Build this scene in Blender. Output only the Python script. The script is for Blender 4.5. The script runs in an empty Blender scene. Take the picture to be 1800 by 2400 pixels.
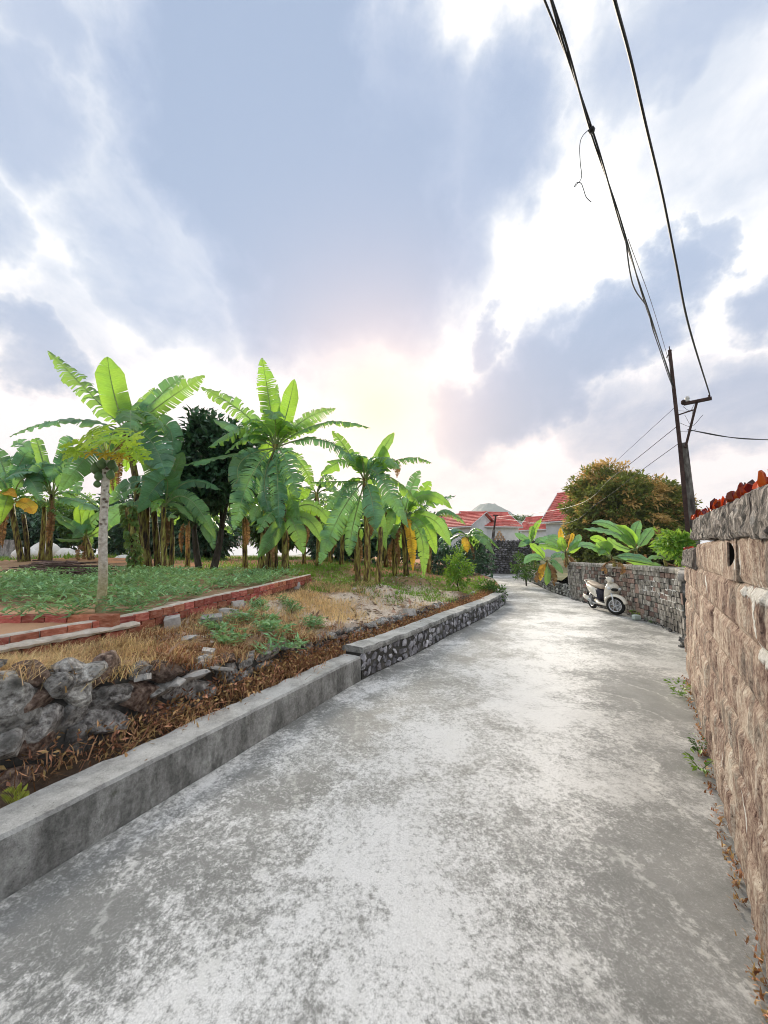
import bpy, bmesh, math, random
import numpy as np
from mathutils import Vector, Matrix, noise as mnoise, Euler

scene = bpy.context.scene
COL = scene.collection
PI = math.pi

# ------------------------------------------------------------------ camera
TILT = math.atan(100 / 850)
EYE = 1.72
cam_d = bpy.data.cameras.new('camera')
cam = bpy.data.objects.new('camera', cam_d)
COL.objects.link(cam)
cam.location = (0, 0, EYE)
cam.rotation_euler = (PI / 2 + TILT, 0, 0)
cam_d.sensor_fit = 'VERTICAL'
cam_d.sensor_height = 24
cam_d.lens = 8.5
cam_d.clip_start = 0.05
cam_d.clip_end = 6000
scene.camera = cam

# pixel of the 1800 x 2400 survey grid -> direction / point at a forward distance / point on a level
CT, ST = math.cos(TILT), math.sin(TILT)
def ray(u, v):
    x = (u - 900) / 850; y = (1200 - v) / 850
    return Vector((x, CT - y * ST, ST + y * CT))
def D(u, v, depth):
    return Vector((0, 0, EYE)) + ray(u, v) * depth
def G(u, v, z=0.0):
    r = ray(u, v)
    return Vector((0, 0, EYE)) + r * ((z - EYE) / r.z)

# ------------------------------------------------------------------ view
scene.view_settings.view_transform = 'Standard'
scene.view_settings.look = 'None'
scene.view_settings.gamma = 1
scene.view_settings.exposure = 0.75
scene.view_settings.use_curve_mapping = False
scene.render.engine = 'CYCLES'
scene.cycles.use_denoising = True
scene.cycles.pixel_filter_type = 'BLACKMAN_HARRIS'
scene.cycles.filter_width = 1.0
scene.cycles.use_adaptive_sampling = True
scene.cycles.adaptive_threshold = .02
scene.cycles.max_bounces = 6
scene.cycles.diffuse_bounces = 3
scene.cycles.glossy_bounces = 2
scene.cycles.transmission_bounces = 4
scene.cycles.transparent_max_bounces = 6
scene.cycles.caustics_reflective = False
scene.cycles.caustics_refractive = False

# ------------------------------------------------------------------ sky and sun
SUN_DIR = ray(885, 965).normalized()
SUN_EL = math.asin(SUN_DIR.z)
SUN_AZ = math.atan2(SUN_DIR.x, SUN_DIR.y)

world = bpy.data.worlds.new('World')
scene.world = world
world.use_nodes = True
wt = world.node_tree
wt.nodes.clear()
class NB:
    """small node builder"""
    def __init__(s, tree): s.t = tree
    def n(s, typ, **kw):
        nd = s.t.nodes.new(typ)
        for k, v in kw.items():
            if k.startswith('i_'):
                nd.inputs[k[2:].replace('_', ' ')].default_value = v
            else: setattr(nd, k, v)
        return nd
    def put(s, sock, v):
        if v is None: return
        if hasattr(v, 'is_output'): s.t.links.new(v, sock)
        elif isinstance(v, (tuple, list, Vector)):
            v = tuple(v)
            if sock.type == 'RGBA' and len(v) == 3: v = v + (1,)
            sock.default_value = v
        else: sock.default_value = v
    def m(s, op, a, b=None, c=None, clamp=False):
        nd = s.n('ShaderNodeMath', operation=op, use_clamp=clamp)
        s.put(nd.inputs[0], a); s.put(nd.inputs[1], b); s.put(nd.inputs[2], c)
        return nd.outputs[0]
    def vm(s, op, a, b=None):
        nd = s.n('ShaderNodeVectorMath', operation=op)
        s.put(nd.inputs[0], a); s.put(nd.inputs[1], b)
        return nd.outputs['Value'] if op in ('DOT_PRODUCT', 'LENGTH', 'DISTANCE') else nd.outputs[0]
    def scale(s, a, f):
        nd = s.n('ShaderNodeVectorMath', operation='SCALE')
        s.put(nd.inputs[0], a); s.put(nd.inputs['Scale'], f)
        return nd.outputs[0]
    def noise(s, vec, scale, detail=4, rough=.55, dist=0.0, out='Fac'):
        nd = s.n('ShaderNodeTexNoise')
        s.put(nd.inputs['Vector'], vec)
        nd.inputs['Scale'].default_value = scale; nd.inputs['Detail'].default_value = detail
        nd.inputs['Roughness'].default_value = rough; nd.inputs['Distortion'].default_value = dist
        return nd.outputs[out]
    def sst(s, v, a, b, lo=0.0, hi=1.0):
        nd = s.n('ShaderNodeMapRange', interpolation_type='SMOOTHSTEP')
        s.put(nd.inputs[0], v); nd.inputs[1].default_value = a; nd.inputs[2].default_value = b
        nd.inputs[3].default_value = lo; nd.inputs[4].default_value = hi
        return nd.outputs[0]
    def mix(s, f, a, b, bt='MIX'):
        nd = s.n('ShaderNodeMix', data_type='RGBA', blend_type=bt)
        s.put(nd.inputs[0], f); s.put(nd.inputs[6], a); s.put(nd.inputs[7], b)
        return nd.outputs[2]
    def ramp(s, f, stops):
        nd = s.n('ShaderNodeValToRGB')
        el = nd.color_ramp.elements
        while len(el) < len(stops): el.new(0.5)
        for e, (p, c) in zip(el, stops):
            e.position = p; e.color = tuple(c) + (1,) if len(c) == 3 else c
        s.put(nd.inputs[0], f)
        return nd.outputs[0]

wb = NB(wt)
wdir = wb.n('ShaderNodeTexCoord').outputs['Generated']
# soft swirl of the cloud edges
n1 = wb.vm('SUBTRACT', wb.noise(wdir, 2.2, 3, .55, out='Color'), (.5, .5, .5))
n2 = wb.vm('SUBTRACT', wb.noise(wdir, 8.0, 5, .6, out='Color'), (.5, .5, .5))
warp = wb.vm('ADD', wdir, wb.vm('ADD', wb.scale(n1, .32), wb.scale(n2, .20)))
warp = wb.vm('NORMALIZE', warp)
def ang(a, b): return ray(*a).angle(ray(*b))
# cloud banks: (centre, edge) on the survey grid, weight
banks = [((620, 330), (330, 420), 1.05), ((830, 560), (1100, 700), .95), ((560, 90), (820, 60), .85), ((960, 300), (1130, 420), .8), ((480, 620), (300, 740), .6), ((1180, 330), (1330, 420), .75),
         ((80, 330), (290, 440), .62), ((110, 60), (240, 60), .55), ((40, 620), (150, 700), .45), ((330, 740), (430, 790), .5), ((100, 900), (190, 940), .6),
         ((1090, 1000), (1000, 1040), .78), ((1200, 945), (1110, 1000), .88), ((1320, 870), (1220, 940), .9), ((1430, 770), (1335, 840), .9), ((1520, 660), (1455, 720), .75), ((1620, 600), (1570, 640), .6), ((1160, 800), (1120, 835), .6),
         ((1760, 720), (1650, 780), .75), ((1740, 960), (1600, 1010), .6), ((1500, 1010), (1350, 1050), .5), ((1600, 130), (1400, 250), .5), ((1680, 400), (1480, 470), .36), ((830, 880), (740, 920), .45), ((960, 1080), (800, 1120), .25), ((600, 800), (500, 840), .22), ((240, 830), (120, 850), .3)]
dens = None
for c, e, w in banks:
    a = ang(c, e)
    d = wb.vm('DOT_PRODUCT', warp, ray(*c).normalized())
    k = wb.m('MULTIPLY', wb.sst(d, math.cos(a * 1.35), math.cos(a * .3)), w)
    dens = k if dens is None else wb.m('MAXIMUM', dens, k)
# the clouds go on over the whole dome
sep = wb.n('ShaderNodeSeparateXYZ'); wb.put(sep.inputs[0], wdir)
behind = wb.sst(wb.vm('DOT_PRODUCT', wdir, ray(900, 1000).normalized()), .62, .25)
dome = wb.m('MULTIPLY', wb.sst(wb.noise(wdir, 1.7, 4, .55), .42, .62), .8)
dens = wb.m('ADD', dens, wb.m('MULTIPLY', dome, behind))
# seen as a layer overhead, so that the streaks flatten towards the horizon
lay = wb.scale(wdir, wb.m('DIVIDE', 1.0, wb.m('ADD', wb.m('MAXIMUM', sep.outputs[2], 0.0), .22)))
fb = wb.noise(wb.vm('MULTIPLY', lay, (1.0, .8, 0.0)), 2.4, 9, .62, .4)
fb2 = wb.noise(warp, 2.4, 5, .55)
dens = wb.m('ADD', dens, wb.m('MULTIPLY', wb.m('SUBTRACT', fb, .5), .75))
dens = wb.m('ADD', dens, wb.m('MULTIPLY', wb.m('SUBTRACT', fb2, .5), .55))
fb3 = wb.noise(wb.vm('MULTIPLY', lay, (1.0, .7, 0.0)), 6.5, 8, .65, .6)
dens = wb.m('ADD', wb.m('MULTIPLY', dens, 1.12), wb.m('MULTIPLY', wb.m('SUBTRACT', fb3, .5), .42))
cloud = wb.ramp(dens, [(0.0, (1.15, 1.14, 1.12)), (.18, (.92, .92, .945)), (.40, (.66, .71, .80)), (.64, (.465, .54, .69)), (.85, (.375, .46, .63)), (1.0, (.335, .425, .595))])
# warm, pink and peach light low towards the sun
el = sep.outputs[2]
sd = wb.vm('DOT_PRODUCT', wdir, SUN_DIR)
low = wb.m('MULTIPLY', wb.sst(el, .58, .10), wb.sst(sd, .2, .95))
cloud = wb.mix(wb.m('MULTIPLY', low, .95), cloud, (.77, .62, .605), 'MULTIPLY')
glow = wb.m('POWER', wb.m('MAXIMUM', sd, 0.0), 26.0)
glow2 = wb.m('POWER', wb.m('MAXIMUM', sd, 0.0), 240.0)
cloud = wb.mix(wb.m('MULTIPLY', glow, .58), cloud, (.90, .61, .53), 'MIX')
cloud = wb.mix(wb.m('MULTIPLY', glow2, .75), cloud, (1.04, .68, .36), 'MIX')
bgc = wb.n('ShaderNodeBackground'); wb.put(bgc.inputs[0], cloud); bgc.inputs[1].default_value = .73
skyn = wb.n('ShaderNodeTexSky', sky_type='NISHITA', sun_disc=False)
skyn.sun_elevation = SUN_EL; skyn.sun_rotation = SUN_AZ
skyn.air_density = 1.0; skyn.dust_density = 2.0
bgs = wb.n('ShaderNodeBackground'); wb.put(bgs.inputs[0], skyn.outputs[0]); bgs.inputs[1].default_value = .06
wmix = wb.n('ShaderNodeMixShader'); wmix.inputs[0].default_value = .9
wt.links.new(bgs.outputs[0], wmix.inputs[1]); wt.links.new(bgc.outputs[0], wmix.inputs[2])
wo = wb.n('ShaderNodeOutputWorld'); wt.links.new(wmix.outputs[0], wo.inputs[0])
world.cycles.sampling_method = 'MANUAL'
world.cycles.sample_map_resolution = 512

sun_d = bpy.data.lights.new('sun', 'SUN')
sun_d.energy = 4.2; sun_d.angle = math.radians(18); sun_d.color = (1, .88, .72)
sun = bpy.data.objects.new('sun', sun_d); COL.objects.link(sun)
sun.rotation_euler = (-SUN_DIR).to_track_quat('-Z', 'Y').to_euler()

# ------------------------------------------------------------------ helpers
def tag(o, label=None, cat=None, group=None, kind=None):
    for k, v in (('label', label), ('category', cat), ('group', group), ('kind', kind)):
        if v: o[k] = v
    return o
def thing(name, label, cat, loc=(0, 0, 0), group=None):
    o = bpy.data.objects.new(name, None); COL.objects.link(o)
    o.empty_display_size = .2; o.location = loc; o['kind'] = 'thing'
    return tag(o, label, cat, group)
def root_of(o):
    while o.parent: o = o.parent
    return o
def mesh(name, verts, faces, mat, parent=None, smooth=False, mats=None, fmat=None, local=False, uv=None):
    """verts in world space (unless local); children keep the root's origin"""
    me = bpy.data.meshes.new(name)
    v = np.asarray(verts, dtype=float).reshape(-1, 3)
    if parent is not None and not local: v = v - np.array(root_of(parent).location)
    me.from_pydata(v.tolist(), [], faces if isinstance(faces, list) else faces.tolist())
    for mm in (mats or [mat]): me.materials.append(mm)
    if fmat is not None: me.polygons.foreach_set('material_index', np.asarray(fmat, dtype=np.int32))
    if smooth: me.polygons.foreach_set('use_smooth', np.ones(len(me.polygons), dtype=bool))
    if uv is not None:
        li = np.empty(len(me.loops), dtype=np.int32); me.loops.foreach_get('vertex_index', li)
        me.uv_layers.new(name='uv').data.foreach_set('uv', np.asarray(uv, dtype=np.float32)[li].ravel())
    me.update()
    o = bpy.data.objects.new(name, me); COL.objects.link(o)
    if parent is not None: o.parent = parent
    return o
def inst(name, me, parent, loc, rot=None, scale=None, mat=None):
    o = bpy.data.objects.new(name, me); COL.objects.link(o)
    o.parent = parent
    o.location = Vector(loc) - root_of(parent).location
    if rot is not None: o.rotation_euler = rot
    if scale is not None: o.scale = scale
    return o
class MB:
    """collects shapes into one mesh"""
    def __init__(s): s.v = []; s.f = []
    def add(s, v, f):
        k = len(s.v); s.v += [tuple(p) for p in v]; s.f += [tuple(i + k for i in q) for q in f]
    def box(s, c, size, M=None):
        x, y, z = (a / 2 for a in size); c = Vector(c)
        P = [Vector((a * x, b * y, d * z)) for a in (-1, 1) for b in (-1, 1) for d in (-1, 1)]
        if M is not None: P = [M @ p for p in P]
        s.add([p + c for p in P], [(0, 1, 3, 2), (4, 6, 7, 5), (0, 4, 5, 1), (2, 3, 7, 6), (0, 2, 6, 4), (1, 5, 7, 3)])
    def tube(s, pts, r, seg=8, cap=True):
        pts = [Vector(p) for p in pts]; n = len(pts)
        rr = r if isinstance(r, (list, tuple)) else [r] * n
        V = []; prev = None
        for i, p in enumerate(pts):
            t = (pts[min(i + 1, n - 1)] - pts[max(i - 1, 0)]).normalized()
            if prev is None:
                a = Vector((0, 0, 1)) if abs(t.z) < .9 else Vector((1, 0, 0))
                x = t.cross(a).normalized()
            else: x = (prev - t * prev.dot(t)).normalized()
            prev = x; y = t.cross(x)
            for k in range(seg):
                an = 2 * PI * k / seg
                V.append(p + (x * math.cos(an) + y * math.sin(an)) * rr[i])
        Fc = [(i * seg + k, i * seg + (k + 1) % seg, (i + 1) * seg + (k + 1) % seg, (i + 1) * seg + k) for i in range(n - 1) for k in range(seg)]
        if cap: Fc += [tuple(range(seg - 1, -1, -1)), tuple(range((n - 1) * seg, n * seg))]
        s.add(V, Fc)
    def loft(s, rings, cap=True):
        n = len(rings[0]); V = [p for r in rings for p in r]
        Fc = [(i * n + k, i * n + (k + 1) % n, (i + 1) * n + (k + 1) % n, (i + 1) * n + k) for i in range(len(rings) - 1) for k in range(n)]
        if cap: Fc += [tuple(range(n - 1, -1, -1)), tuple(range((len(rings) - 1) * n, len(rings) * n))]
        s.add(V, Fc)
    def lathe(s, c, axis, prof, seg=16):
        """prof: list of (distance along axis, radius)"""
        c = Vector(c); axis = Vector(axis).normalized()
        a = Vector((0, 0, 1)) if abs(axis.z) < .9 else Vector((1, 0, 0))
        x = axis.cross(a).normalized(); y = axis.cross(x)
        rings = [[c + axis * h + (x * math.cos(2 * PI * k / seg) + y * math.sin(2 * PI * k / seg)) * max(r, 1e-4) for k in range(seg)] for h, r in prof]
        s.loft(rings)
    def torus(s, c, axis, R, r, seg=28, rs=8, sz=1.0):
        c = Vector(c); axis = Vector(axis).normalized()
        a = Vector((0, 0, 1)) if abs(axis.z) < .9 else Vector((1, 0, 0))
        x = axis.cross(a).normalized(); y = axis.cross(x)
        V = []; Fc = []
        for i in range(seg):
            u = 2 * PI * i / seg; d = x * math.cos(u) + y * math.sin(u)
            for j in range(rs):
                w = 2 * PI * j / rs
                V.append(c + d * (R + r * math.cos(w)) + axis * (r * sz * math.sin(w)))
        for i in range(seg):
            for j in range(rs):
                Fc.append((i * rs + j, ((i + 1) % seg) * rs + j, ((i + 1) % seg) * rs + (j + 1) % rs, i * rs + (j + 1) % rs))
        s.add(V, Fc)
    def hull(s, pts):
        bm = bmesh.new()
        for p in pts: bm.verts.new(p)
        bmesh.ops.convex_hull(bm, input=bm.verts)
        bmesh.ops.delete(bm, geom=[v for v in bm.verts if not v.link_faces], context='VERTS')
        bm.verts.index_update()
        s.add([v.co.copy() for v in bm.verts], [tuple(v.index for v in f.verts) for f in bm.faces]); bm.free()
    def build(s, name, mat, parent=None, smooth=False):
        return mesh(name, s.v, s.f, mat, parent, smooth)

def smooth_pts(pts, n):
    """Catmull-Rom through points"""
    P = [Vector(p) for p in pts]; out = []
    P = [P[0] * 2 - P[1]] + P + [P[-1] * 2 - P[-2]]
    for i in range(1, len(P) - 2):
        for k in range(n):
            t = k / n; a, b, c, d = P[i - 1:i + 3]
            out.append(.5 * ((2 * b) + (c - a) * t + (2 * a - 5 * b + 4 * c - d) * t * t + (3 * b - a - 3 * c + d) * t ** 3))
    out.append(P[-2]); return out

# ------------------------------------------------------------------ materials
def new_mat(name):
    m = bpy.data.materials.new(name); m.use_nodes = True
    m.node_tree.nodes.clear()
    return m, NB(m.node_tree)
def finish(b, color, rough=.85, spec=.3, bump=None, bstr=.4, bdist=.02, metal=0.0, trans=None, tfac=0.0, **kw):
    p = b.n('ShaderNodeBsdfPrincipled')
    b.put(p.inputs['Base Color'], color); b.put(p.inputs['Roughness'], rough)
    p.inputs['Specular IOR Level'].default_value = spec; p.inputs['Metallic'].default_value = metal
    for k, v in kw.items(): b.put(p.inputs[k.replace('_', ' ')], v)
    if bump is not None:
        bn = b.n('ShaderNodeBump'); bn.inputs['Strength'].default_value = bstr; bn.inputs['Distance'].default_value = bdist
        b.put(bn.inputs['Height'], bump); b.t.links.new(bn.outputs[0], p.inputs['Normal'])
    out = b.n('ShaderNodeOutputMaterial'); sh = p.outputs[0]
    if trans is not None:
        t = b.n('ShaderNodeBsdfTranslucent'); b.put(t.inputs[0], trans)
        mx = b.n('ShaderNodeMixShader'); mx.inputs[0].default_value = tfac
        b.t.links.new(sh, mx.inputs[1]); b.t.links.new(t.outputs[0], mx.inputs[2]); sh = mx.outputs[0]
    b.t.links.new(sh, out.inputs[0])
def coords(b, stretch=(1, 1, 1), jitter=False):
    v = b.n('ShaderNodeNewGeometry').outputs['Position']
    if stretch != (1, 1, 1): v = b.vm('MULTIPLY', v, stretch)
    return v
def rnd(b, kind):
    if kind == 'obj': return b.n('ShaderNodeObjectInfo').outputs['Random']
    return b.n('ShaderNodeNewGeometry').outputs['Random Per Island']
def M(name, stops, scale=4, detail=6, rough=.85, spec=.25, bscale=30, bstr=.4, bdist=.01, stretch=(1, 1, 1), var=None, vr=(.75, 1.25), dark=None, hue=None, metal=0.0):
    """noise-coloured matter: stops of a ramp over world-space noise, a random tint per object or island, optional dark stains"""
    m, b = new_mat(name)
    P = coords(b, stretch)
    f = b.noise(P, scale, detail, .62)
    c = b.ramp(f, stops)
    if dark:
        d = b.sst(b.noise(coords(b, dark.get('stretch', (1, 1, 1))), dark['scale'], 5, .65), dark['a'], dark['b'])
        c = b.mix(b.m('MULTIPLY', d, dark.get('f', 1.0)), c, dark['col'])
    if var:
        r = rnd(b, var)
        hsv = b.n('ShaderNodeHueSaturation')
        b.put(hsv.inputs['Color'], c)
        b.put(hsv.inputs['Value'], b.sst(r, 0, 1, *vr) if True else None)
        if hue:
            r2 = b.m('FRACT', b.m('MULTIPLY', r, 7.31))
            b.put(hsv.inputs['Hue'], b.sst(r2, 0, 1, .5 - hue, .5 + hue))
        c = hsv.outputs[0]
    bp = b.noise(P, bscale, 6, .65) if bstr else None
    finish(b, c, rough, spec, bp, bstr, bdist, metal)
    return m
def LEAF(name, a, c, trans, tfac=.4, rough=.45, spec=.5, var='island', vr=(.7, 1.3), hue=.03, scale=6, veins=False):
    m, b = new_mat(name)
    f = b.noise(coords(b), scale, 4, .6)
    col = b.ramp(f, [(.3, a), (.7, c)])
    hgt = None
    if veins:      # side veins run out from the midrib: u along the blade in metres, v across
        uvn = b.n('ShaderNodeUVMap').outputs[0]
        st = b.noise(b.vm('MULTIPLY', uvn, (60, 1.6, 0)), 1.0, 3, .6)
        fin = b.noise(b.vm('MULTIPLY', uvn, (170, 2.5, 0)), 1.0, 2, .6)
        col = b.mix(b.m('MULTIPLY', b.sst(st, .40, .62), .45), col, tuple(x * 1.75 for x in c))
        col = b.mix(b.m('MULTIPLY', b.sst(fin, .5, .7), .35), col, tuple(x * .6 for x in a))
        su = b.n('ShaderNodeSeparateXYZ'); b.put(su.inputs[0], uvn)
        edge = b.m('MULTIPLY', b.sst(su.outputs[1], .86, 1.0), b.sst(b.noise(coords(b), 14, 3), .5, .65))
        col = b.mix(edge, col, (.34, .24, .10)); hgt = st
    r = rnd(b, var)
    hsv = b.n('ShaderNodeHueSaturation'); b.put(hsv.inputs['Color'], col)
    b.put(hsv.inputs['Value'], b.sst(r, 0, 1, *vr))
    b.put(hsv.inputs['Hue'], b.sst(b.m('FRACT', b.m('MULTIPLY', r, 5.7)), 0, 1, .5 - hue, .5 + hue))
    tr = b.mix(1.0, hsv.outputs[0], trans, 'MULTIPLY') if False else b.mix(.75, hsv.outputs[0], trans)
    finish(b, hsv.outputs[0], rough, spec, hgt, .5, .01, trans=tr, tfac=tfac)
    return m
def PLAIN(name, col, rough=.5, spec=.4, metal=0.0, **kw):
    m, b = new_mat(name)
    f = b.noise(coords(b), 9, 5, .6)
    c = b.mix(b.sst(f, .3, .7), tuple(x * .86 for x in col), tuple(min(1, x * 1.08) for x in col))
    finish(b, c, rough, spec, None, metal=metal, **kw)
    return m

def scatter_leaves(P, Dv, N, L, W, fold=.15):
    """rhombic leaf faces, vectorised: returns verts, faces"""
    P = np.asarray(P); Dv = Dv / np.linalg.norm(Dv, axis=1, keepdims=True)
    S = np.cross(Dv, N); S /= np.linalg.norm(S, axis=1, keepdims=True) + 1e-9
    Nn = np.cross(S, Dv); L = L[:, None]; W = W[:, None]
    V = np.stack([P, P + Dv * L * .45 + S * W * .5 + Nn * W * fold, P + Dv * L - Nn * L * .08, P + Dv * L * .45 - S * W * .5 + Nn * W * fold], 1).reshape(-1, 3)
    n = len(P); i = np.arange(n) * 4
    return V, np.stack([i, i + 1, i + 2, i + 3], 1)
def unit(rs, n):
    v = rs.normal(size=(n, 3)); return v / np.linalg.norm(v, axis=1, keepdims=True)
def blades(rs, P, L, W, lean=.6, bend=.5):
    """grass blades: 2 quads and a tip each"""
    n = len(P); a = rs.uniform(0, 2 * PI, n); l = rs.uniform(.1, lean, n)
    d0 = np.stack([np.cos(a) * l, np.sin(a) * l, np.ones(n)], 1); d0 /= np.linalg.norm(d0, axis=1, keepdims=True)
    d1 = d0 + np.stack([np.cos(a), np.sin(a), -.7 * np.ones(n)], 1) * (bend * rs.uniform(.3, 1.6, n))[:, None]
    d1 /= np.linalg.norm(d1, axis=1, keepdims=True)
    s = np.stack([-np.sin(a + .5), np.cos(a + .5), np.zeros(n)], 1) * (W / 2)[:, None]
    L = L[:, None]; m = P + d0 * L * .5; t = m + d1 * L * .5
    V = np.stack([P - s, P + s, m + s * .8, m - s * .8, t], 1).reshape(-1, 3)
    i = np.arange(n) * 5
    F = [(k, k + 1, k + 2, k + 3) for k in i] + [(k + 3, k + 2, k + 4) for k in i]
    return V, F

_rock_cache = {}
def crag_mesh(kind, mat, k, flat=.75):
    # a craggy broken rock: cubed sphere pushed about by noise
    key = ('crag' + kind, k)
    if key in _rock_cache: return _rock_cache[key]
    bm = bmesh.new(); bmesh.ops.create_icosphere(bm, subdivisions=3, radius=1)
    r = random.Random(k * 17 + 3); off = Vector((r.uniform(0, 50), r.uniform(0, 50), 0))
    planes = [(Vector((r.gauss(0, 1), r.gauss(0, 1), r.gauss(0, 1))).normalized(), r.uniform(.5, .74)) for _ in range(13)]
    for v in bm.verts:
        p = v.co.normalized()
        p = p * (1 + .22 * mnoise.noise(p * 1.6 + off))
        for n, d in planes:
            e = p.dot(n) - d
            if e > 0: p = p - n * e * .92
        p = p + Vector(mnoise.noise_vector(p * 5 + off)) * .025 + Vector(mnoise.noise_vector(p * 12 + off)) * .02
        v.co = Vector((p.x, p.y * flat, p.z)) * .62
    me = bpy.data.meshes.new(kind); bm.to_mesh(me); bm.free(); me.materials.append(mat)
    _rock_cache[key] = me
    return me
def rock_mesh(kind, mat, k, flat=.75, n=16, boxy=.5):
    key = (kind, k)
    if key in _rock_cache: return _rock_cache[key]
    r = random.Random(hash(kind) % 97 + k * 13 + 5) if False else random.Random(len(kind) * 31 + k * 13 + 5)
    pts = []
    for i in range(n):
        v = Vector((r.gauss(0, 1), r.gauss(0, 1), r.gauss(0, 1))).normalized()
        m = max(abs(v.x), abs(v.y), abs(v.z))
        v = v.lerp(v / m, boxy) * r.uniform(.82, 1.0)
        pts.append(Vector((v.x, v.y * flat, v.z)) * .5)
    mb = MB(); mb.hull(pts)
    me = bpy.data.meshes.new(kind); me.from_pydata([tuple(p) for p in mb.v], [], mb.f); me.materials.append(mat)
    _rock_cache[key] = me
    return me
def block_mesh(kind, mat, k, jit=.04, bev=.06):
    """a unit block with worn, bevelled corners"""
    key = (kind, k)
    if key in _rock_cache: return _rock_cache[key]
    r = random.Random(k * 7 + 3)
    pts = []
    for x in (-.5, .5):
        for y in (-.5, .5):
            for z in (-.5, .5):
                c = Vector((x + r.uniform(-jit, jit), y + r.uniform(-jit, jit), z + r.uniform(-jit, jit)))
                for ax in range(3):
                    q = c.copy()
                    q[ax] *= (1 - 2 * bev * r.uniform(.5, 1.5)); pts.append(q)
    mb = MB(); mb.hull(pts)
    me = bpy.data.meshes.new(kind); me.from_pydata([tuple(p) for p in mb.v], [], mb.f); me.materials.append(mat)
    _rock_cache[key] = me
    return me

# ------------------------------------------------------------------ course of the lane
KP = [(-4.6, -3.5), (-3.62, -1.5), (-1.92, 2.03), (-1.66, 2.57), (-1.24, 3.42), (-.33, 5.28), (.35, 6.25), (1.37, 8.0), (3.09, 10.79), (4.3, 13.1), (4.85, 15), (5.2, 17), (5.7, 21.5), (5.6, 24.3), (3.4, 26.0), (0, 27)]
RP = [(-2.3, -3.5), (-.8, -1.5), (1.67, 1.83), (4.25, 5.31), (5.4, 6.7), (6.39, 7.88), (6.9, 9.4), (7.2, 11.26), (7.36, 13.88), (7.6, 16.5), (8.5, 21.7), (9.6, 26), (10.3, 28.5)]
def edge_fn(P):
    ys = np.linspace(-3.5, 28.5, 641); xs = np.interp(ys, [p[1] for p in P], [p[0] for p in P])
    k = 15; pad = np.pad(xs, k // 2, mode='edge'); pad[:k // 2] = xs[0] - (xs[1] - xs[0]) * np.arange(k // 2, 0, -1)
    xs = np.convolve(pad, np.ones(k) / k, 'valid')
    return lambda y: float(np.interp(y, ys, xs))
XL = edge_fn(KP); XR = edge_fn(RP)
def sstep(a, b, x):
    t = min(1, max(0, (x - a) / (b - a))); return t * t * (3 - 2 * t)
def road_z(y): return .3 * sstep(14, 27, y)

# concrete of the lane: grey paste, pale worn laitance with glare painted in, dark damp areas, cracks
def road_mat():
    m, b = new_mat('lane_concrete')
    P = coords(b)
    warp = b.vm('ADD', P, b.scale(b.vm('SUBTRACT', b.noise(P, 1.3, 4, .6, out='Color'), (.5, .5, .5)), .5))
    big = b.noise(warp, .75, 4, .6)
    mid = b.noise(warp, 4.2, 8, .72)
    fine = b.noise(P, 26, 6, .7)
    gritty = b.noise(P, 120, 3, .7)
    # pale worn film, its whites partly painted glare: many fine flakes, more of them where the large pattern is high
    vf = b.noise(P, 70, 5, .75)
    k = b.m('ADD', b.m('MULTIPLY', mid, .30), b.m('ADD', b.m('MULTIPLY', fine, .34), b.m('MULTIPLY', vf, .36)))
    k = b.m('ADD', k, b.m('MULTIPLY', b.m('SUBTRACT', big, .5), .50))
    # more pale flakes along the middle of the lane
    sepP = b.n('ShaderNodeSeparateXYZ'); b.put(sepP.inputs[0], P)
    across = b.m('SUBTRACT', sepP.outputs[0], b.m('MULTIPLY', sepP.outputs[1], .62))
    k = b.m('ADD', k, b.m('MULTIPLY', b.sst(b.m('ABSOLUTE', b.m('ADD', across, 1.35)), 1.5, .2), .06))
    flake = b.sst(k, .45, .60)
    base = b.ramp(b.noise(warp, 2.5, 6, .65), [(.25, (.15, .155, .147)), (.5, (.21, .214, .204)), (.75, (.29, .29, .278))])
    base = b.mix(b.m('MULTIPLY', b.sst(gritty, .5, .68), .5), base, (.46, .46, .44))
    c = b.mix(flake, base, b.ramp(gritty, [(.3, (.60, .60, .585)), (.7, (.88, .88, .865))]))
    # damp, less worn strip along the wall on the right
    dampk = b.m('MULTIPLY', b.sst(b.m('ADD', across, b.m('MULTIPLY', b.m('SUBTRACT', big, .5), 1.6)), -.55, .35), b.sst(sepP.outputs[1], 11, 6))
    c = b.mix(b.m('MULTIPLY', dampk, .55), c, b.ramp(mid, [(.3, (.15, .152, .142)), (.6, (.25, .25, .237)), (.8, (.5, .5, .48))]))
    # meandering pale trails left by dried mud
    w = b.n('ShaderNodeTexWave', wave_type='BANDS'); b.put(w.inputs['Vector'], warp)
    w.inputs['Scale'].default_value = .55; w.inputs['Distortion'].default_value = 14; w.inputs['Detail'].default_value = 3; w.inputs['Detail Scale'].default_value = .7
    trail = b.m('MULTIPLY', b.sst(w.outputs['Fac'], .955, .995), b.sst(fine, .42, .6))
    c = b.mix(b.m('MULTIPLY', trail, .45), c, (.66, .66, .63))
    # thin cracks
    v = b.n('ShaderNodeTexVoronoi', feature='DISTANCE_TO_EDGE'); b.put(v.inputs['Vector'], warp); v.inputs['Scale'].default_value = .42
    crack = b.m('MULTIPLY', b.sst(v.outputs['Distance'], .004, .0005), b.sst(big, .55, .66))
    c = b.mix(b.m('MULTIPLY', crack, .0), c, (.06, .06, .055))
    rough = b.sst(flake, 0, 1, .55, .85)
    h = b.m('ADD', b.m('MULTIPLY', fine, .6), b.m('MULTIPLY', gritty, .3))
    finish(b, c, rough, .4, h, .35, .01)
    return m
mat_road = road_mat()

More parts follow.
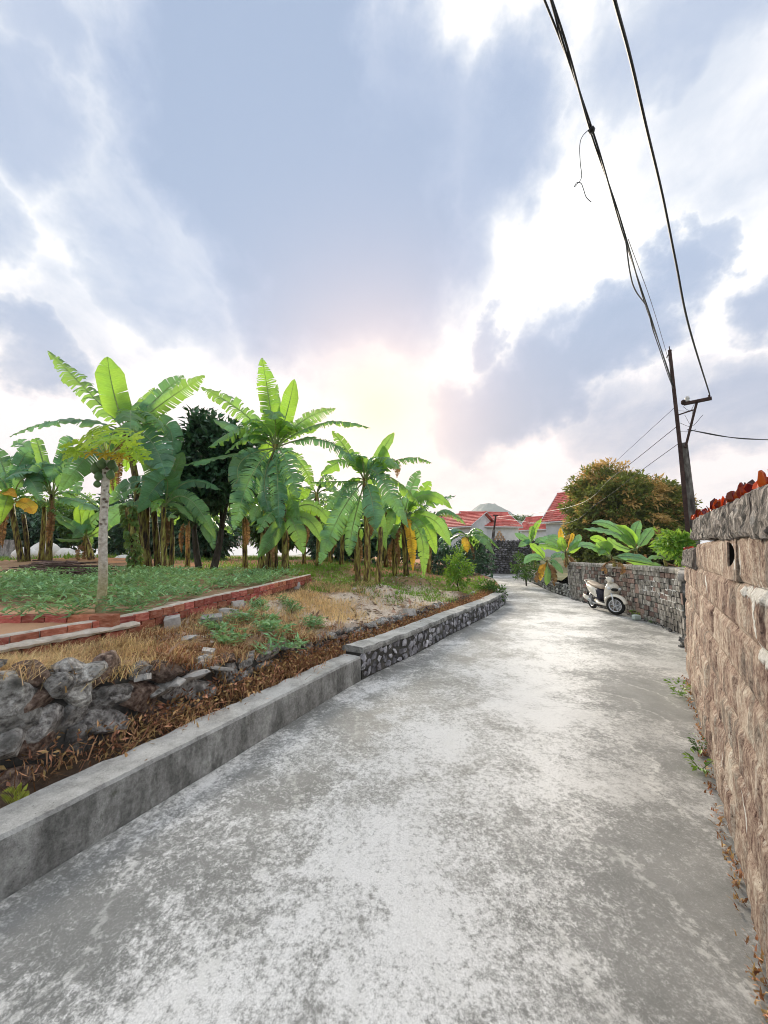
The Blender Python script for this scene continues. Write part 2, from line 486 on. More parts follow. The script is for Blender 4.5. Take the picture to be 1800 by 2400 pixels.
def garden_mat():
    m, b = new_mat('garden_soil')
    P = coords(b)
    n = b.noise(P, 1.6, 7, .65); f = b.noise(P, 22, 6, .7)
    soil = b.ramp(b.m('ADD', b.m('MULTIPLY', n, .6), b.m('MULTIPLY', f, .4)), [(.3, (.12, .075, .045)), (.48, (.30, .19, .115)), (.62, (.44, .31, .20)), (.75, (.55, .45, .34))])
    sandy = b.ramp(f, [(.3, (.40, .30, .22)), (.5, (.66, .55, .45)), (.7, (.80, .71, .62))])
    sp = b.n('ShaderNodeSeparateXYZ'); b.put(sp.inputs[0], P)
    acr = b.m('ADD', b.m('SUBTRACT', sp.outputs[0], b.m('MULTIPLY', sp.outputs[1], .6)), 3.5)
    d = b.m('ADD', b.m('ABSOLUTE', b.m('ADD', acr, 1.75)), b.m('ADD', b.sst(sp.outputs[1], 5.6, 4.4), b.sst(sp.outputs[1], 10.8, 12.2)))
    d = b.m('ADD', d, b.m('MULTIPLY', b.m('SUBTRACT', b.noise(P, 2.6, 6, .65), .5), 1.5))
    c = b.mix(b.sst(d, 1.35, .75), soil, sandy)
    red = b.ramp(f, [(.3, (.40, .16, .07)), (.7, (.72, .38, .22))])
    y = b.m('ADD', sp.outputs[1], b.m('MULTIPLY', b.m('SUBTRACT', n, .5), 4))
    c = b.mix(b.m('MULTIPLY', b.sst(y, 12.5, 14.0), b.sst(b.noise(P, .35, 4, .6), .44, .56)), c, red)
    dr = b.vm('LENGTH', b.vm('MULTIPLY', b.vm('SUBTRACT', P, (-4.4, 3.9, 1)), (.8, .9, 0)))
    c = b.mix(b.sst(b.m('ADD', dr, b.m('MULTIPLY', b.m('SUBTRACT', n, .5), 1.2)), 1.3, .6), c, (.60, .36, .22))
    finish(b, c, .95, .15, f, .7, .03)
    return m
mat_garden = garden_mat()
mat_field = M('field_soil', [(.3, (.05, .07, .025)), (.55, (.12, .13, .05)), (.75, (.25, .18, .1))], 1.2, bstr=.5)

# ------------------------------------------------------------------ ground under everything
def build_ground():
    R = 3500; n = 48; V = [(0, 0, -.35)]
    rs = [6, 20, 60, 160, 400, 900, 1800, R]
    for r in rs:
        for k in range(n): V.append((r * math.cos(2 * PI * k / n), r * math.sin(2 * PI * k / n), -.35))
    Fc = [(0, 1 + k, 1 + (k + 1) % n) for k in range(n)]
    for i in range(len(rs) - 1):
        for k in range(n):
            a = 1 + i * n + k; b_ = 1 + i * n + (k + 1) % n
            Fc.append((a, a + n, b_ + n, b_))
    tag(mesh('ground', V, Fc, mat_field), kind='structure')
build_ground()

def build_road():
    ys = np.concatenate([np.arange(-3.4, 6, .12), np.arange(6, 28.4, .3)]); nx = 22
    V = []
    for y in ys:
        a, b_ = XL(y) - .02, XR(y) + .14
        for i in range(nx):
            t = i / (nx - 1); x = a + (b_ - a) * t
            V.append((x, y, road_z(y) + .012 * mnoise.noise((x * .9, y * .9, 0)) - .01))
    Fc = [(r * nx + i, r * nx + i + 1, (r + 1) * nx + i + 1, (r + 1) * nx + i) for r in range(len(ys) - 1) for i in range(nx - 1)]
    tag(mesh('road', V, Fc, mat_road, smooth=True), kind='structure')
build_road()

# ------------------------------------------------------------------ lie of the garden
BRICK = [(-4.1, 2.2, .97), (-3.43, 3.35, 1.0), (-3.2, 3.75, 1.02), (-2.93, 4.27, 1.04), (-2.7, 5.6, 1.08), (-2.38, 6.85, 1.13), (-1.98, 9.8, 1.2)]
def brick_x(y): return float(np.interp(y, [p[1] for p in BRICK], [p[0] for p in BRICK]))
def brick_z(y): return float(np.interp(y, [p[1] for p in BRICK], [p[2] for p in BRICK]))
RET_D = .66                                    # the rubble wall stands this far behind the kerb face
def ret_top(y): return float(np.interp(y, [-2, 2.0, 2.5, 3.05, 3.7, 4.4, 6, 8, 11, 13.5], [1.0, .95, .9, .74, .6, .52, .47, .46, .46, .40]))
def kerb_normal(y):
    t = Vector((XL(y + .3) - XL(y - .3), .6, 0)).normalized(); return Vector((-t.y, t.x, 0))
RET_PTS = []
for y in np.arange(-2.5, 15.2, .25):
    p = Vector((XL(y), y, 0)) + kerb_normal(y) * RET_D; RET_PTS.append((p.x, p.y))
def ret_x(y):
    if y > 14.9: return XL(y) - .12
    return float(np.interp(y, [p[1] for p in RET_PTS], [p[0] for p in RET_PTS]))

PLANT = {}            # feet of the plants on the survey grid: u, v, forward distance
def foot(key, u, v, d): PLANT[key] = D(u, v, d); return PLANT[key]
foot('A', 350, 1340, 10); foot('A2', 388, 1341, 9.8); foot('C', 645, 1343, 10); foot('T', 487, 1336, 11.6)
foot('B1', 52, 1320, 12.4); foot('B3', 114, 1313, 12.8); foot('P', 235, 1430, 4.1); foot('Y', 205, 1306, 14.5)
foot('DD', 858, 1366, 9.6); foot('E', 953, 1348, 12.2); foot('E0', 800, 1322, 15)
TER = [(p[0] - .1, p[1], p[2] - .03) for p in BRICK] + [tuple(PLANT[k]) for k in ('A', 'A2', 'C', 'T', 'B1', 'B3', 'P', 'Y')]
TER += [(-12, 4, 1.3), (-20, 10, 1.45), (-6, 3, 1.1), (-6, -2, 1.05), (-12, 25, 1.5), (-30, 40, 1.62), (-5, 26, 1.45), (-30, 5, 1.5), (0, 40, 1.5), (-16, 17, 1.5), (-5.5, 7, 1.14)]
FRO = [(p[0] + .15, p[1], p[2] - .24) for p in BRICK] + [(x, y, ret_top(y)) for x, y in RET_PTS[::3]] + [tuple(PLANT[k]) for k in ('DD', 'E', 'E0')]
FRO += [(2.5, 14, .75), (.6, 8, .62), (-.8, 6.2, .62), (-1.4, 5, .68), (2.2, 11.5, .6), (3.5, 16, .7), (4.8, 20, .6), (5.0, 24, .6), (2, 24, 1.1), (0, 18, 1.05), (-2.2, 3.6, .74), (-3, 2.6, .85), (1.5, 35, 1.3), (-1.2, 9, .85)]
def idw(pts, x, y):
    a = np.array(pts); d2 = (a[:, 0] - x) ** 2 + (a[:, 1] - y) ** 2 + .02
    w = 1 / d2 ** 1.6; return float((w * a[:, 2]).sum() / w.sum())
def terrace(x, y):
    """1 on the bed behind the bricks, 0 on the rough slope"""
    if y < 9.6: return sstep(-.02, .06, brick_x(y) - x)
    k = min(1, (y - 9.6) / 3); e = -1.98 + .1 * (y - 9.8)
    return sstep(-.02 - 1.6 * k, .06 + 1.6 * k, e - x)
def gz(x, y):
    t = terrace(x, y)
    z = (idw(TER, x, y) if t > 0 else 0) * t + (idw(FRO, x, y) if t < 1 else 0) * (1 - t)
    return z + .03 * mnoise.noise((x * 1.7, y * 1.7, 3)) + .018 * mnoise.noise((x * 6, y * 6, 7))

def build_garden():
    ys = np.concatenate([np.arange(-2.4, 12, .1), np.arange(12, 24, .4), np.arange(24, 62, 2)])
    ts = np.concatenate([np.arange(0, 5.6, .09), np.arange(5.6, 12, .3), np.arange(12, 60, 2.5)])
    V = []
    for y in ys:
        if y <= 26: x0 = ret_x(y) - (.24 if y < 14.2 else 0)
        else: x0 = 3.3 + (y - 26) * .6
        for t in ts: V.append((x0 - t, y, gz(x0 - t, y)))
    n = len(ts)
    Fc = [(r * n + i, (r + 1) * n + i, (r + 1) * n + i + 1, r * n + i + 1) for r in range(len(ys) - 1) for i in range(n - 1)]
    # skirt down the lane side beyond the wall
    k0 = len(V)
    for r in range(len(ys)): x, y, z = V[r * n]; V.append((x, y, -.2))
    Fc += [(r * n, k0 + r, k0 + r + 1, (r + 1) * n) for r in range(len(ys) - 1)]
    tag(mesh('garden_ground', V, Fc, mat_garden, smooth=True), kind='structure')
build_garden()

def build_right_ground():
    ys = np.concatenate([np.arange(1, 16, .5), np.arange(16, 60, 2.5)]); ts = [.17, .5, 1, 2, 4, 7, 12, 20, 35, 60]
    V = []
    for y in ys:
        x0 = XR(min(y, 28)) if y < 28 else 10.3 - (y - 28) * 1.2
        for t in ts:
            z = 1.12 if y < 14.5 else 1.12 - .5 * sstep(14.5, 16.5, y)
            if y > 20: z = .62 + .5 * sstep(20, 30, y)
            z += min(t, 12) * .03 + .06 * mnoise.noise((x0 + t, y, 1))
            if y > 14.5 and t < .3: z -= .1
            V.append((x0 + t, y, z))
    n = len(ts)
    Fc = [(r * n + i, r * n + i + 1, (r + 1) * n + i + 1, (r + 1) * n + i) for r in range(len(ys) - 1) for i in range(n - 1)]
    tag(mesh('plot_ground', V, Fc, mat_field, smooth=True), kind='structure')
build_right_ground()

# ------------------------------------------------------------------ kerbs and walls along the lane
def kerb_mat():
    m, b = new_mat('kerb_concrete')
    P = coords(b); g = b.n('ShaderNodeNewGeometry')
    f1 = b.noise(P, 4.2, 8, .68); f2 = b.noise(P, 30, 6, .72); f3 = b.noise(P, 110, 4, .7)
    f = b.m('ADD', b.m('MULTIPLY', f1, .45), b.m('ADD', b.m('MULTIPLY', f2, .33), b.m('MULTIPLY', f3, .22)))
    c = b.ramp(f, [(.36, (.13, .128, .12)), (.45, (.26, .258, .245)), (.54, (.40, .40, .38)), (.64, (.60, .60, .575))])
    # rain stains hang down the upright face; the top is painted paler for the light it catches
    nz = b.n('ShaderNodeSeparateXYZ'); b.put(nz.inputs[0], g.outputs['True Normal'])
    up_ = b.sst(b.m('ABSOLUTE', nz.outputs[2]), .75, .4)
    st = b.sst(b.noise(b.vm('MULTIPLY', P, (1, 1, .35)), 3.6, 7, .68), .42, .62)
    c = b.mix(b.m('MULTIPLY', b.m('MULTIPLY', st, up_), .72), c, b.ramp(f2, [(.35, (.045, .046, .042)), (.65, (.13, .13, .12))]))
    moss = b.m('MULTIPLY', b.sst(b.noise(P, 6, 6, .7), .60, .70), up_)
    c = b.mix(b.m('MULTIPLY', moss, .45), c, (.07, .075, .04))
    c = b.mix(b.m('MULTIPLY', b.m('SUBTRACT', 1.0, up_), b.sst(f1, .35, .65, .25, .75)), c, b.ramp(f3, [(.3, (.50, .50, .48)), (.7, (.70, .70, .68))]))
    pore = b.sst(b.noise(P, 75, 2, .5), .70, .75)
    c = b.mix(b.m('MULTIPLY', pore, .7), c, (.06, .06, .055))
    finish(b, c, .92, .2, b.m('SUBTRACT', b.m('ADD', f2, b.m('MULTIPLY', f3, .6)), pore), .7, .012)
    return m
mat_kerb = kerb_mat()
mat_mortar = M('old_mortar', [(.3, (.035, .035, .032)), (.55, (.09, .088, .08)), (.8, (.22, .21, .19))], 7, bscale=40, bstr=.8, bdist=.02)
mat_stone = M('field_stone', [(.32, (.07, .066, .06)), (.43, (.20, .19, .178)), (.54, (.38, .37, .35)), (.66, (.62, .61, .58)), (.76, (.8, .79, .76))], 24, 10, bscale=34, bstr=1.0, bdist=.03, var='obj', vr=(.7, 1.4), hue=.012,
              dark=dict(scale=6, a=.54, b=.66, col=(.035, .035, .03), f=.8))
mat_stone_blue = M('kerb_stone', [(.3, (.12, .115, .12)), (.5, (.30, .30, .33)), (.7, (.52, .52, .54))], 9, bscale=35, bstr=.6, var='obj', vr=(.5, 1.6), hue=.02,
                   dark=dict(scale=8, a=.5, b=.66, col=(.03, .03, .028), f=.85))
mat_stone_brown = M('iron_stone', [(.34, (.05, .035, .03)), (.48, (.17, .115, .09)), (.68, (.40, .31, .25))], 24, 10, bscale=34, bstr=1.0, bdist=.03, var='obj', vr=(.6, 1.3))

def sweep(path, section, closed=True):
    """path: list of (Vector point, Vector left-normal); section: list of (offset left, height)"""
    n = len(section); V = []; Fc = []
    for p, nn in path:
        for d, z in section: V.append(p + nn * d + Vector((0, 0, z)))
    for i in range(len(path) - 1):
        for k in range(n if closed else n - 1):
            Fc.append((i * n + k, i * n + (k + 1) % n, (i + 1) * n + (k + 1) % n, (i + 1) * n + k))
    if closed: Fc += [tuple(range(n)), tuple(range(len(path) * n - 1, (len(path) - 1) * n - 1, -1))]
    return V, Fc
def kpath(y0, y1, step=.12):
    n = max(2, int((y1 - y0) / step)); out = []
    for i in range(n + 1):
        y = y0 + (y1 - y0) * i / n; out.append((Vector((XL(y), y, 0)), kerb_normal(y)))
    return out
def roughen(V, amp, f=6, keep=None):
    out = []
    for p in V:
        p = Vector(p); a = amp if keep is None else amp * keep(p)
        out.append(p + Vector(mnoise.noise_vector(p * f)) * a)
    return out
# concrete kerb
kr = thing('concrete_kerb', 'low grey cast concrete kerb wall along the left of the lane', 'kerb', (-1.24, 3.42, 0))
sec = [(.012, -.1), (0, .0), (0, .10), (0, .2), (.003, .285), (.018, .306), (.10, .312), (.2, .310), (.29, .306), (.315, .29), (.33, .1), (.33, -.1)]
V, Fc = sweep(kpath(-2.4, 5.26, .06), sec)
mesh('kerb_body', roughen(V, .007, 7, lambda p: 2.2 if p.z > .25 and (p - Vector((XL(p.y), p.y, p.z))).length > .24 else .5), Fc, mat_kerb, kr, smooth=False)
# stone kerb: mortar core, concrete top, stones standing out of the face
sk = thing('stone_kerb', 'rubble stone kerb with a concrete top, further along the left of the lane', 'kerb', (2, 9, 0))
Y0, Y1 = 5.30, 14.2
V, Fc = sweep(kpath(Y0, Y1, .15), [(.01, -.1), (.005, .34), (.30, .34), (.31, -.1)])
mesh('mortar_core', roughen(V, .008, 9), Fc, mat_mortar, sk)
V, Fc = sweep(kpath(Y0 - .02, Y1 + .02, .12), [(-.022, .34), (-.024, .385), (-.01, .415), (.28, .425), (.335, .40), (.335, .335)])
mesh('kerb_top', roughen(V, .016, 6), Fc, mat_kerb, sk)
rr = random.Random(4)
count = 0
y = Y0 + .04
while y < Y1:
    z = .0; col_w = rr.uniform(.10, .2)
    while z < .32:
        h = rr.uniform(.08, .17); h = min(h, .345 - z)
        if h > .05:
            yy = y + rr.uniform(-.03, .03); nn = kerb_normal(yy)
            c = Vector((XL(yy), yy, z + h / 2)) + nn * rr.uniform(-.004, .02)
            me = rock_mesh('stone', mat_stone_blue, rr.randrange(14), .5, 15, .45)
            o = inst('stone', me, sk, c, (rr.uniform(-.3, .3), rr.uniform(-.7, .7), math.atan2(nn.y, nn.x) + PI / 2 + rr.uniform(-.1, .1)), (col_w * rr.uniform(.95, 1.2), .085, h * rr.uniform(1.0, 1.25)))
            count += 1
        z += h
    y += col_w * .86
# soil strip between kerb and rubble wall
V = []; Fc = []
ys = np.arange(-2.4, 14.6, .2)
for y in ys:
    nn = kerb_normal(y); p = Vector((XL(y), y, 0))
    for k, d in enumerate((.28, .45, RET_D + .12)):
        V.append(p + nn * d + Vector((0, 0, .17 + .10 * k / 2 + .05 * mnoise.noise((p.x * 3, y * 3, k)))))
Fc = [(r * 3 + i, r * 3 + i + 1, (r + 1) * 3 + i + 1, (r + 1) * 3 + i) for r in range(len(ys) - 1) for i in range(2)]
mat_dirt = M('dark_soil', [(.3, (.04, .028, .02)), (.6, (.11, .075, .05)), (.8, (.2, .14, .1))], 6, bstr=.8, bdist=.03)
tag(mesh('soil_strip', V, Fc, mat_dirt, smooth=True), kind='structure')
# rubble retaining wall
rw = thing('retaining_wall', 'rough rubble retaining wall of grey rocks behind the concrete kerb', 'wall', (-2.2, 3.0, 0))
V = []; Fc = []
ys = np.arange(-2.4, 14.4, .1)
for y in ys:
    nn = kerb_normal(y); p = Vector((XL(y), y, 0)); t = ret_top(y)
    for d, z in ((RET_D + .02, .1), (RET_D + .03, t * .5), (RET_D + .06, t - .05), (RET_D + .14, t - .01), (RET_D + .34, t - .03), (RET_D + .4, t - .2)):
        q = p + nn * d + Vector((0, 0, z)); V.append(q + Vector(mnoise.noise_vector(q * 5)) * .035)
Fc = [(r * 6 + i, r * 6 + i + 1, (r + 1) * 6 + i + 1, (r + 1) * 6 + i) for r in range(len(ys) - 1) for i in range(5)]
mesh('mortar_core', V, Fc, mat_mortar, rw)
rr = random.Random(11)
y = 1.2; 
while y < 9.5:
    big = 1.0 if y < 4.4 else .62
    t = ret_top(y); z = .12
    w = rr.uniform(.2, .36) * big
    while z < t - .02:
        h = rr.uniform(.13, .26) * big; h = min(h, t - z + .04)
        if h < .06: break
        yy = y + rr.uniform(-.06, .06); nn = kerb_normal(yy)
        if rr.random() < .86 or z + h > t - .05:
            c = Vector((XL(yy), yy, z + h / 2)) + nn * (RET_D + .07 + rr.uniform(-.04, .04))
            mt = mat_stone if rr.random() < .75 else mat_stone_brown
            me = crag_mesh('rock_' + ('grey' if mt is mat_stone else 'brown'), mt, rr.randrange(7), .9)
            inst('rock', me, rw, c, (rr.uniform(-.5, .5), rr.uniform(-.5, .5), math.atan2(nn.y, nn.x) + PI / 2 + rr.uniform(-.5, .5)), (w * rr.uniform(.95, 1.25), rr.uniform(.18, .30), h * rr.uniform(1.0, 1.3)))
        z += h * .95
    y += w * .82
# big pale rocks on the crest and one large slab at the near end
for (u, v, dz, sx, sy, sz, a) in [(40, 1665, .0, .42, .26, .34, .3), (85, 1700, .0, .28, .22, .26, -.3), (20, 1740, .0, .3, .2, .22, .8), (140, 1600, 0, .26, .24, .19, .5), (205, 1578, 0, .30, .28, .16, -.3), (300, 1620, 0, .34, .2, .13, .3), (390, 1605, 0, .36, .22, .12, .2), (175, 1730, 0, .17, .12, .22, 0)]:
    z0 = 1.72; 
    # put it on the face of the rubble wall: march the sight line to the wall's front
    r = ray(u, v); s = 1.2
    while s < 8:
        q = Vector((0, 0, EYE)) + r * s
        if q.x < ret_x(q.y) - .02: break
        s += .02
    me = crag_mesh('rock_grey', mat_stone, rr.randrange(7), .9)
    inst('rock', me, rw, q, (rr.uniform(-.2, .2), rr.uniform(-.25, .25), 1.1 + a), (sx, sy, sz))

# ------------------------------------------------------------------ tall brown wall on the right
def laterite_mat():
    m, b = new_mat('laterite')
    P = coords(b)
    st = b.noise(coords(b, (1, 1, .55)), 24, 8, .75); st2 = b.noise(coords(b, (1, 1, .3)), 9, 6, .68)
    sp = b.noise(P, 60, 6, .75); big = b.noise(P, 2.6, 5, .65)
    f = b.m('ADD', b.m('ADD', b.m('MULTIPLY', st, .36), b.m('MULTIPLY', st2, .24)), b.m('ADD', b.m('MULTIPLY', sp, .26), b.m('MULTIPLY', big, .14)))
    f = b.m('ADD', f, b.m('MULTIPLY', b.m('SUBTRACT', rnd(b, 'obj'), .5), .05))
    c = b.ramp(f, [(.40, (.055, .026, .022)), (.445, (.19, .115, .09)), (.485, (.33, .235, .185)), (.525, (.47, .365, .29)), (.575, (.64, .555, .455)), (.64, (.80, .75, .65))])
    lim = b.m('MULTIPLY', b.sst(b.noise(coords(b, (1, 1, .13)), 9, 6, .68), .56, .66), b.sst(sp, .38, .55))
    c = b.mix(b.m('MULTIPLY', lim, .75), c, (.70, .66, .58))
    grime = b.sst(b.noise(coords(b, (1, 1, .6)), 3.8, 7, .72), .50, .64)
    c = b.mix(b.m('MULTIPLY', grime, .72), c, b.ramp(sp, [(.35, (.05, .045, .04)), (.65, (.24, .21, .18))]))
    # lime squeezed from a few joints and run down the face
    rel = b.vm('SUBTRACT', P, tuple(WP)); sx = b.vm('DOT_PRODUCT', rel, tuple(WD)); sz = b.n('ShaderNodeSeparateXYZ'); b.put(sz.inputs[0], P)
    cmb = b.n('ShaderNodeCombineXYZ'); b.put(cmb.inputs[0], sx); b.put(cmb.inputs[1], sz.outputs[2]); q = cmb.outputs[0]
    wob = b.vm('SUBTRACT', b.noise(P, 22, 5, .65, out='Color'), (.5, .5, .5)); q = b.vm('ADD', q, b.vm('MULTIPLY', wob, (.07, .06, 0)))
    lm = None
    for A, B, wd in LIME:
        a_ = Vector((*on_wall(*A), 0)); b_ = Vector((*on_wall(*B), 0)); ab = b_ - a_
        qa = b.vm('SUBTRACT', q, tuple(a_)); t = b.m('DIVIDE', b.vm('DOT_PRODUCT', qa, tuple(ab)), ab.length_squared, clamp=True)
        dist = b.vm('LENGTH', b.vm('SUBTRACT', qa, b.scale(tuple(ab), t)))
        e = b.sst(dist, wd * 1.5, wd * .9); lm = e if lm is None else b.m('MAXIMUM', lm, e)
    c = b.mix(b.m('MULTIPLY', lm, b.sst(sp, .30, .42)), c, b.ramp(sp, [(.35, (.55, .53, .48)), (.6, (.80, .79, .76))]))
    pit = b.m('MULTIPLY', b.sst(b.noise(P, 34, 3, .6), .66, .72), b.m('SUBTRACT', 1.0, lm))
    c = b.mix(b.m('MULTIPLY', pit, .8), c, (.05, .025, .02))
    h = b.m('SUBTRACT', b.m('ADD', b.m('ADD', b.m('MULTIPLY', st, .8), b.m('MULTIPLY', sp, .5)), b.m('MULTIPLY', lm, .4)), b.m('MULTIPLY', pit, .5))
    finish(b, c, .92, .2, h, 1.0, .03)
    return m
mat_cap = M('wall_coping', [(.36, (.035, .033, .03)), (.45, (.12, .105, .095)), (.53, (.24, .21, .19)), (.62, (.38, .35, .32)), (.72, (.58, .56, .52))], 20, 9, bscale=40, bstr=1.0, bdist=.025, stretch=(1, 1, .3), var='obj', vr=(.75, 1.2),
            dark=dict(scale=4.5, a=.52, b=.66, col=(.035, .04, .04), f=.8, stretch=(1, 1, .35)))
mat_lime = M('white_mortar', [(.3, (.62, .61, .58)), (.6, (.82, .82, .79))], 14, bscale=40, bstr=.6)
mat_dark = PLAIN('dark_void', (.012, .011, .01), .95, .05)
WD = Vector((.596, .803, 0)).normalized(); WP = Vector((1.67, 1.83, 0)); WN = Vector((-WD.y, WD.x, 0))   # WN points to the lane
BAT = .066          # the old wall leans back from the lane
def wall_pt(s, z, out=0.0): return WP + WD * s + WN * (out - BAT * z) + Vector((0, 0, z))
def on_wall(u, v):
    r = ray(u, v); o = Vector((0, 0, EYE)); k = -((o - WP).dot(WN) + BAT * o.z) / (r.dot(WN) + BAT * r.z); q = o + r * k
    return (q - WP).dot(WD), q.z
ROT_W = math.atan2(WD.y, WD.x)
LIME = [((1741, 1384), (1757, 1388), .020), ((1748, 1390), (1749, 1410), .016), ((1764, 1392), (1806, 1404), .028), ((1769, 1398), (1771, 1470), .020), ((1771, 1470), (1777, 1530), .018), ((1777, 1530), (1806, 1556), .026), ((1738, 1862), (1750, 1945), .016), ((1692, 1765), (1698, 1830), .006), ((1651, 1352), (1655, 1405), .012), ((1722, 1280), (1728, 1330), .012), ((1735, 1270), (1737, 1345), .012)]
mat_later = laterite_mat()
S0, S1, S2 = -1.15, 2.87, 4.75          # tall part from S0 to S1, lower end part to S2
tw = thing('laterite_wall', 'tall brown block wall with a broken-glass coping at the right edge', 'wall', wall_pt(1.5, 0, -.1))
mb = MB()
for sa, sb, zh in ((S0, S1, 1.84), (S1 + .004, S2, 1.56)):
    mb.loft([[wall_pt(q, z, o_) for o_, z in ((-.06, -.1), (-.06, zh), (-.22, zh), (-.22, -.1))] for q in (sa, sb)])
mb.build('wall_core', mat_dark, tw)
rr = random.Random(21)
hole_s, hole_z = on_wall(1718, 1324)
H = .262; rows = 7
for r_ in range(rows):
    s = S0 + (r_ % 2) * .19 + rr.uniform(-.04, .04) - .2
    end = S2 if r_ < 6 else S1
    while s < end - .05:
        L = rr.uniform(.34, .46); L = min(L, end - s)
        if end - (s + L) < .12: L = end - s
        zc = H * r_ + H / 2
        hh = H
        if r_ == 5 and s + L / 2 > S1 + .1: hh = .24; zc -= .01
        if s <= hole_s <= s + L and abs(zc - hole_z) < H / 2:
            # this block has a half-moon hole broken out of it: two pieces round the gap
            hz = zc + .02; outline = []
            for k in range(11):
                a = PI / 2 + PI * k / 10
                outline.append((hole_s + .12 + .26 * math.cos(a) + .012 * mnoise.noise((k * 1.7, 0, 0)), hz + .075 * math.sin(a) + .005 * mnoise.noise((k * 1.7, 3, 0))))
            s0, s1 = s + .004, max(s + L, hole_s + .3); L = s1 - s; s1 -= .004; z0, z1 = zc - hh / 2 + .003, zc + hh / 2 - .003
            s0 = min(s0, outline[5][0] - .04)
            xl = outline[0][0]
            for poly in ([(s0, z1), (xl, z1)] + outline + [(xl, z0), (s0, z0)], [(xl + .001, z1), (s1, z1), (s1, z0), (xl + .001, z0)]):
                n = len(poly)
                Vv = [wall_pt(a, b_, .010) for a, b_ in poly] + [wall_pt(a, b_, -.058) for a, b_ in poly]
                Fv = [tuple(range(n - 1, -1, -1)), tuple(range(n, 2 * n))] + [(k, (k + 1) % n, n + (k + 1) % n, n + k) for k in range(n)]
                mesh('block', Vv, Fv, mat_later, tw)
            # near-black plate at the hole's far end: its deep shade is painted
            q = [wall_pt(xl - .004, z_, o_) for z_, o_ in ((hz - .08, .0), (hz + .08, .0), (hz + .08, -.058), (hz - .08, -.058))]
            mesh('hole_shade', q + [p_ + WD * .003 for p_ in q], [(0, 1, 2, 3), (7, 6, 5, 4), (0, 4, 5, 1), (1, 5, 6, 2), (2, 6, 7, 3), (3, 7, 4, 0)], mat_dark, tw)
        else:
            # rough-hewn face: a small grid pushed in and out, edges worn back to the joint
            nx_, nz_ = max(4, int(L / .045)), 7; Vv = []; pr = rr.uniform(-.006, .006)
            for j in range(nz_ + 1):
                for i in range(nx_ + 1):
                    a_, c_ = i / nx_, j / nz_; q = s + .003 + (L - .006) * a_; zz = zc - hh / 2 + .002 + (hh - .004) * c_
                    ed = min(1, min(a_, 1 - a_) * L / .03) * min(1, min(c_, 1 - c_) * hh / .03)
                    p = wall_pt(q, zz, 0)
                    rel = .010 * mnoise.noise(Vector((p.x * 5, p.y * 5, p.z * 3))) + .010 * mnoise.noise(Vector((p.x * 16, p.y * 16, p.z * 7))) + .005 * mnoise.noise(p * 40)
                    Vv.append(wall_pt(q, zz, -.016 + (.018 + rel + pr) * ed))
            m_ = nx_ + 1; Fv = [(j * m_ + i, (j + 1) * m_ + i, (j + 1) * m_ + i + 1, j * m_ + i + 1) for j in range(nz_) for i in range(nx_)]
            k0 = len(Vv); Vv += [wall_pt(q, z_, -.07) for q, z_ in ((s, zc - hh / 2), (s + L, zc - hh / 2), (s + L, zc + hh / 2), (s, zc + hh / 2))]
            c0, c1, c2, c3 = 0, nx_, nz_ * m_ + nx_, nz_ * m_
            Fv += [tuple([k0, k0 + 1] + list(range(c1, c0 - 1, -1))), tuple([k0 + 1, k0 + 2] + list(range(c2, c1 - 1, -m_))), tuple([k0 + 2, k0 + 3] + list(range(c3, c2 + 1))), tuple([k0 + 3, k0] + list(range(c0, c3 + 1, m_)))]
            mesh('block', Vv, Fv, mat_later, tw)
        s += L
# coping: tall part in slabs, lower end part
def ctop(q): return 2.015 + .036 * (q + .2)
def slab(sa, sb, bot0, top0, seed):
    # a rough cast slab: fine mesh, chipped edges, pitted face
    n = max(6, int((sb - sa) / .018)); rings = []
    for k in range(n + 1):
        q = sa + (sb - sa) * k / n; top = top0(q) + .012 * mnoise.noise((q * 5, seed, 0)); bot = bot0(q) + .010 * mnoise.noise((q * 6, seed, 4))
        h = top - bot
        prof = [(-.02, bot - .004), (.022, bot), (.034, bot + .02)] + [(.034 - .012 * t, bot + .03 + (h - .06) * t) for t in (.1, .25, .4, .55, .7, .85, 1.0)] + [(.008, top - .012), (-.02, top), (-.08, top + .006), (-.14, top), (-.2, top - .03), (-.22, bot)]
        ring = []
        for o_, z in prof:
            p = wall_pt(q, z, o_); f1 = mnoise.noise(p * 7 + Vector((0, 0, seed))); f2 = mnoise.noise(p * 19); f3 = mnoise.noise(p * 42)
            e = .5 if k in (0, n) else 1.0
            ring.append(p + WN * (.016 * f1 + .016 * f2 + .012 * f3) * e + Vector((0, 0, (.006 * f2 + .004 * f3) if abs(z - bot) < .03 or z > top - .04 else 0)))
        rings.append(ring)
    mbv = MB(); mbv.loft(rings); mbv.build('coping_slab', mat_cap, tw)
s = S0
while s < S1 - .02:
    L = rr.uniform(.34, .62); L = min(L, S1 - s)
    if S1 - (s + L) < .2: L = S1 - s
    db = rr.uniform(-.012, .012)
    slab(s + .002, s + L - .002, lambda q: 1.795 + .028 * (q + .2) + db, ctop, rr.uniform(0, 50))
    s += L
slab(S1 + .004, S2 + .03, lambda q: 1.56, lambda q: 1.80, 7.0)
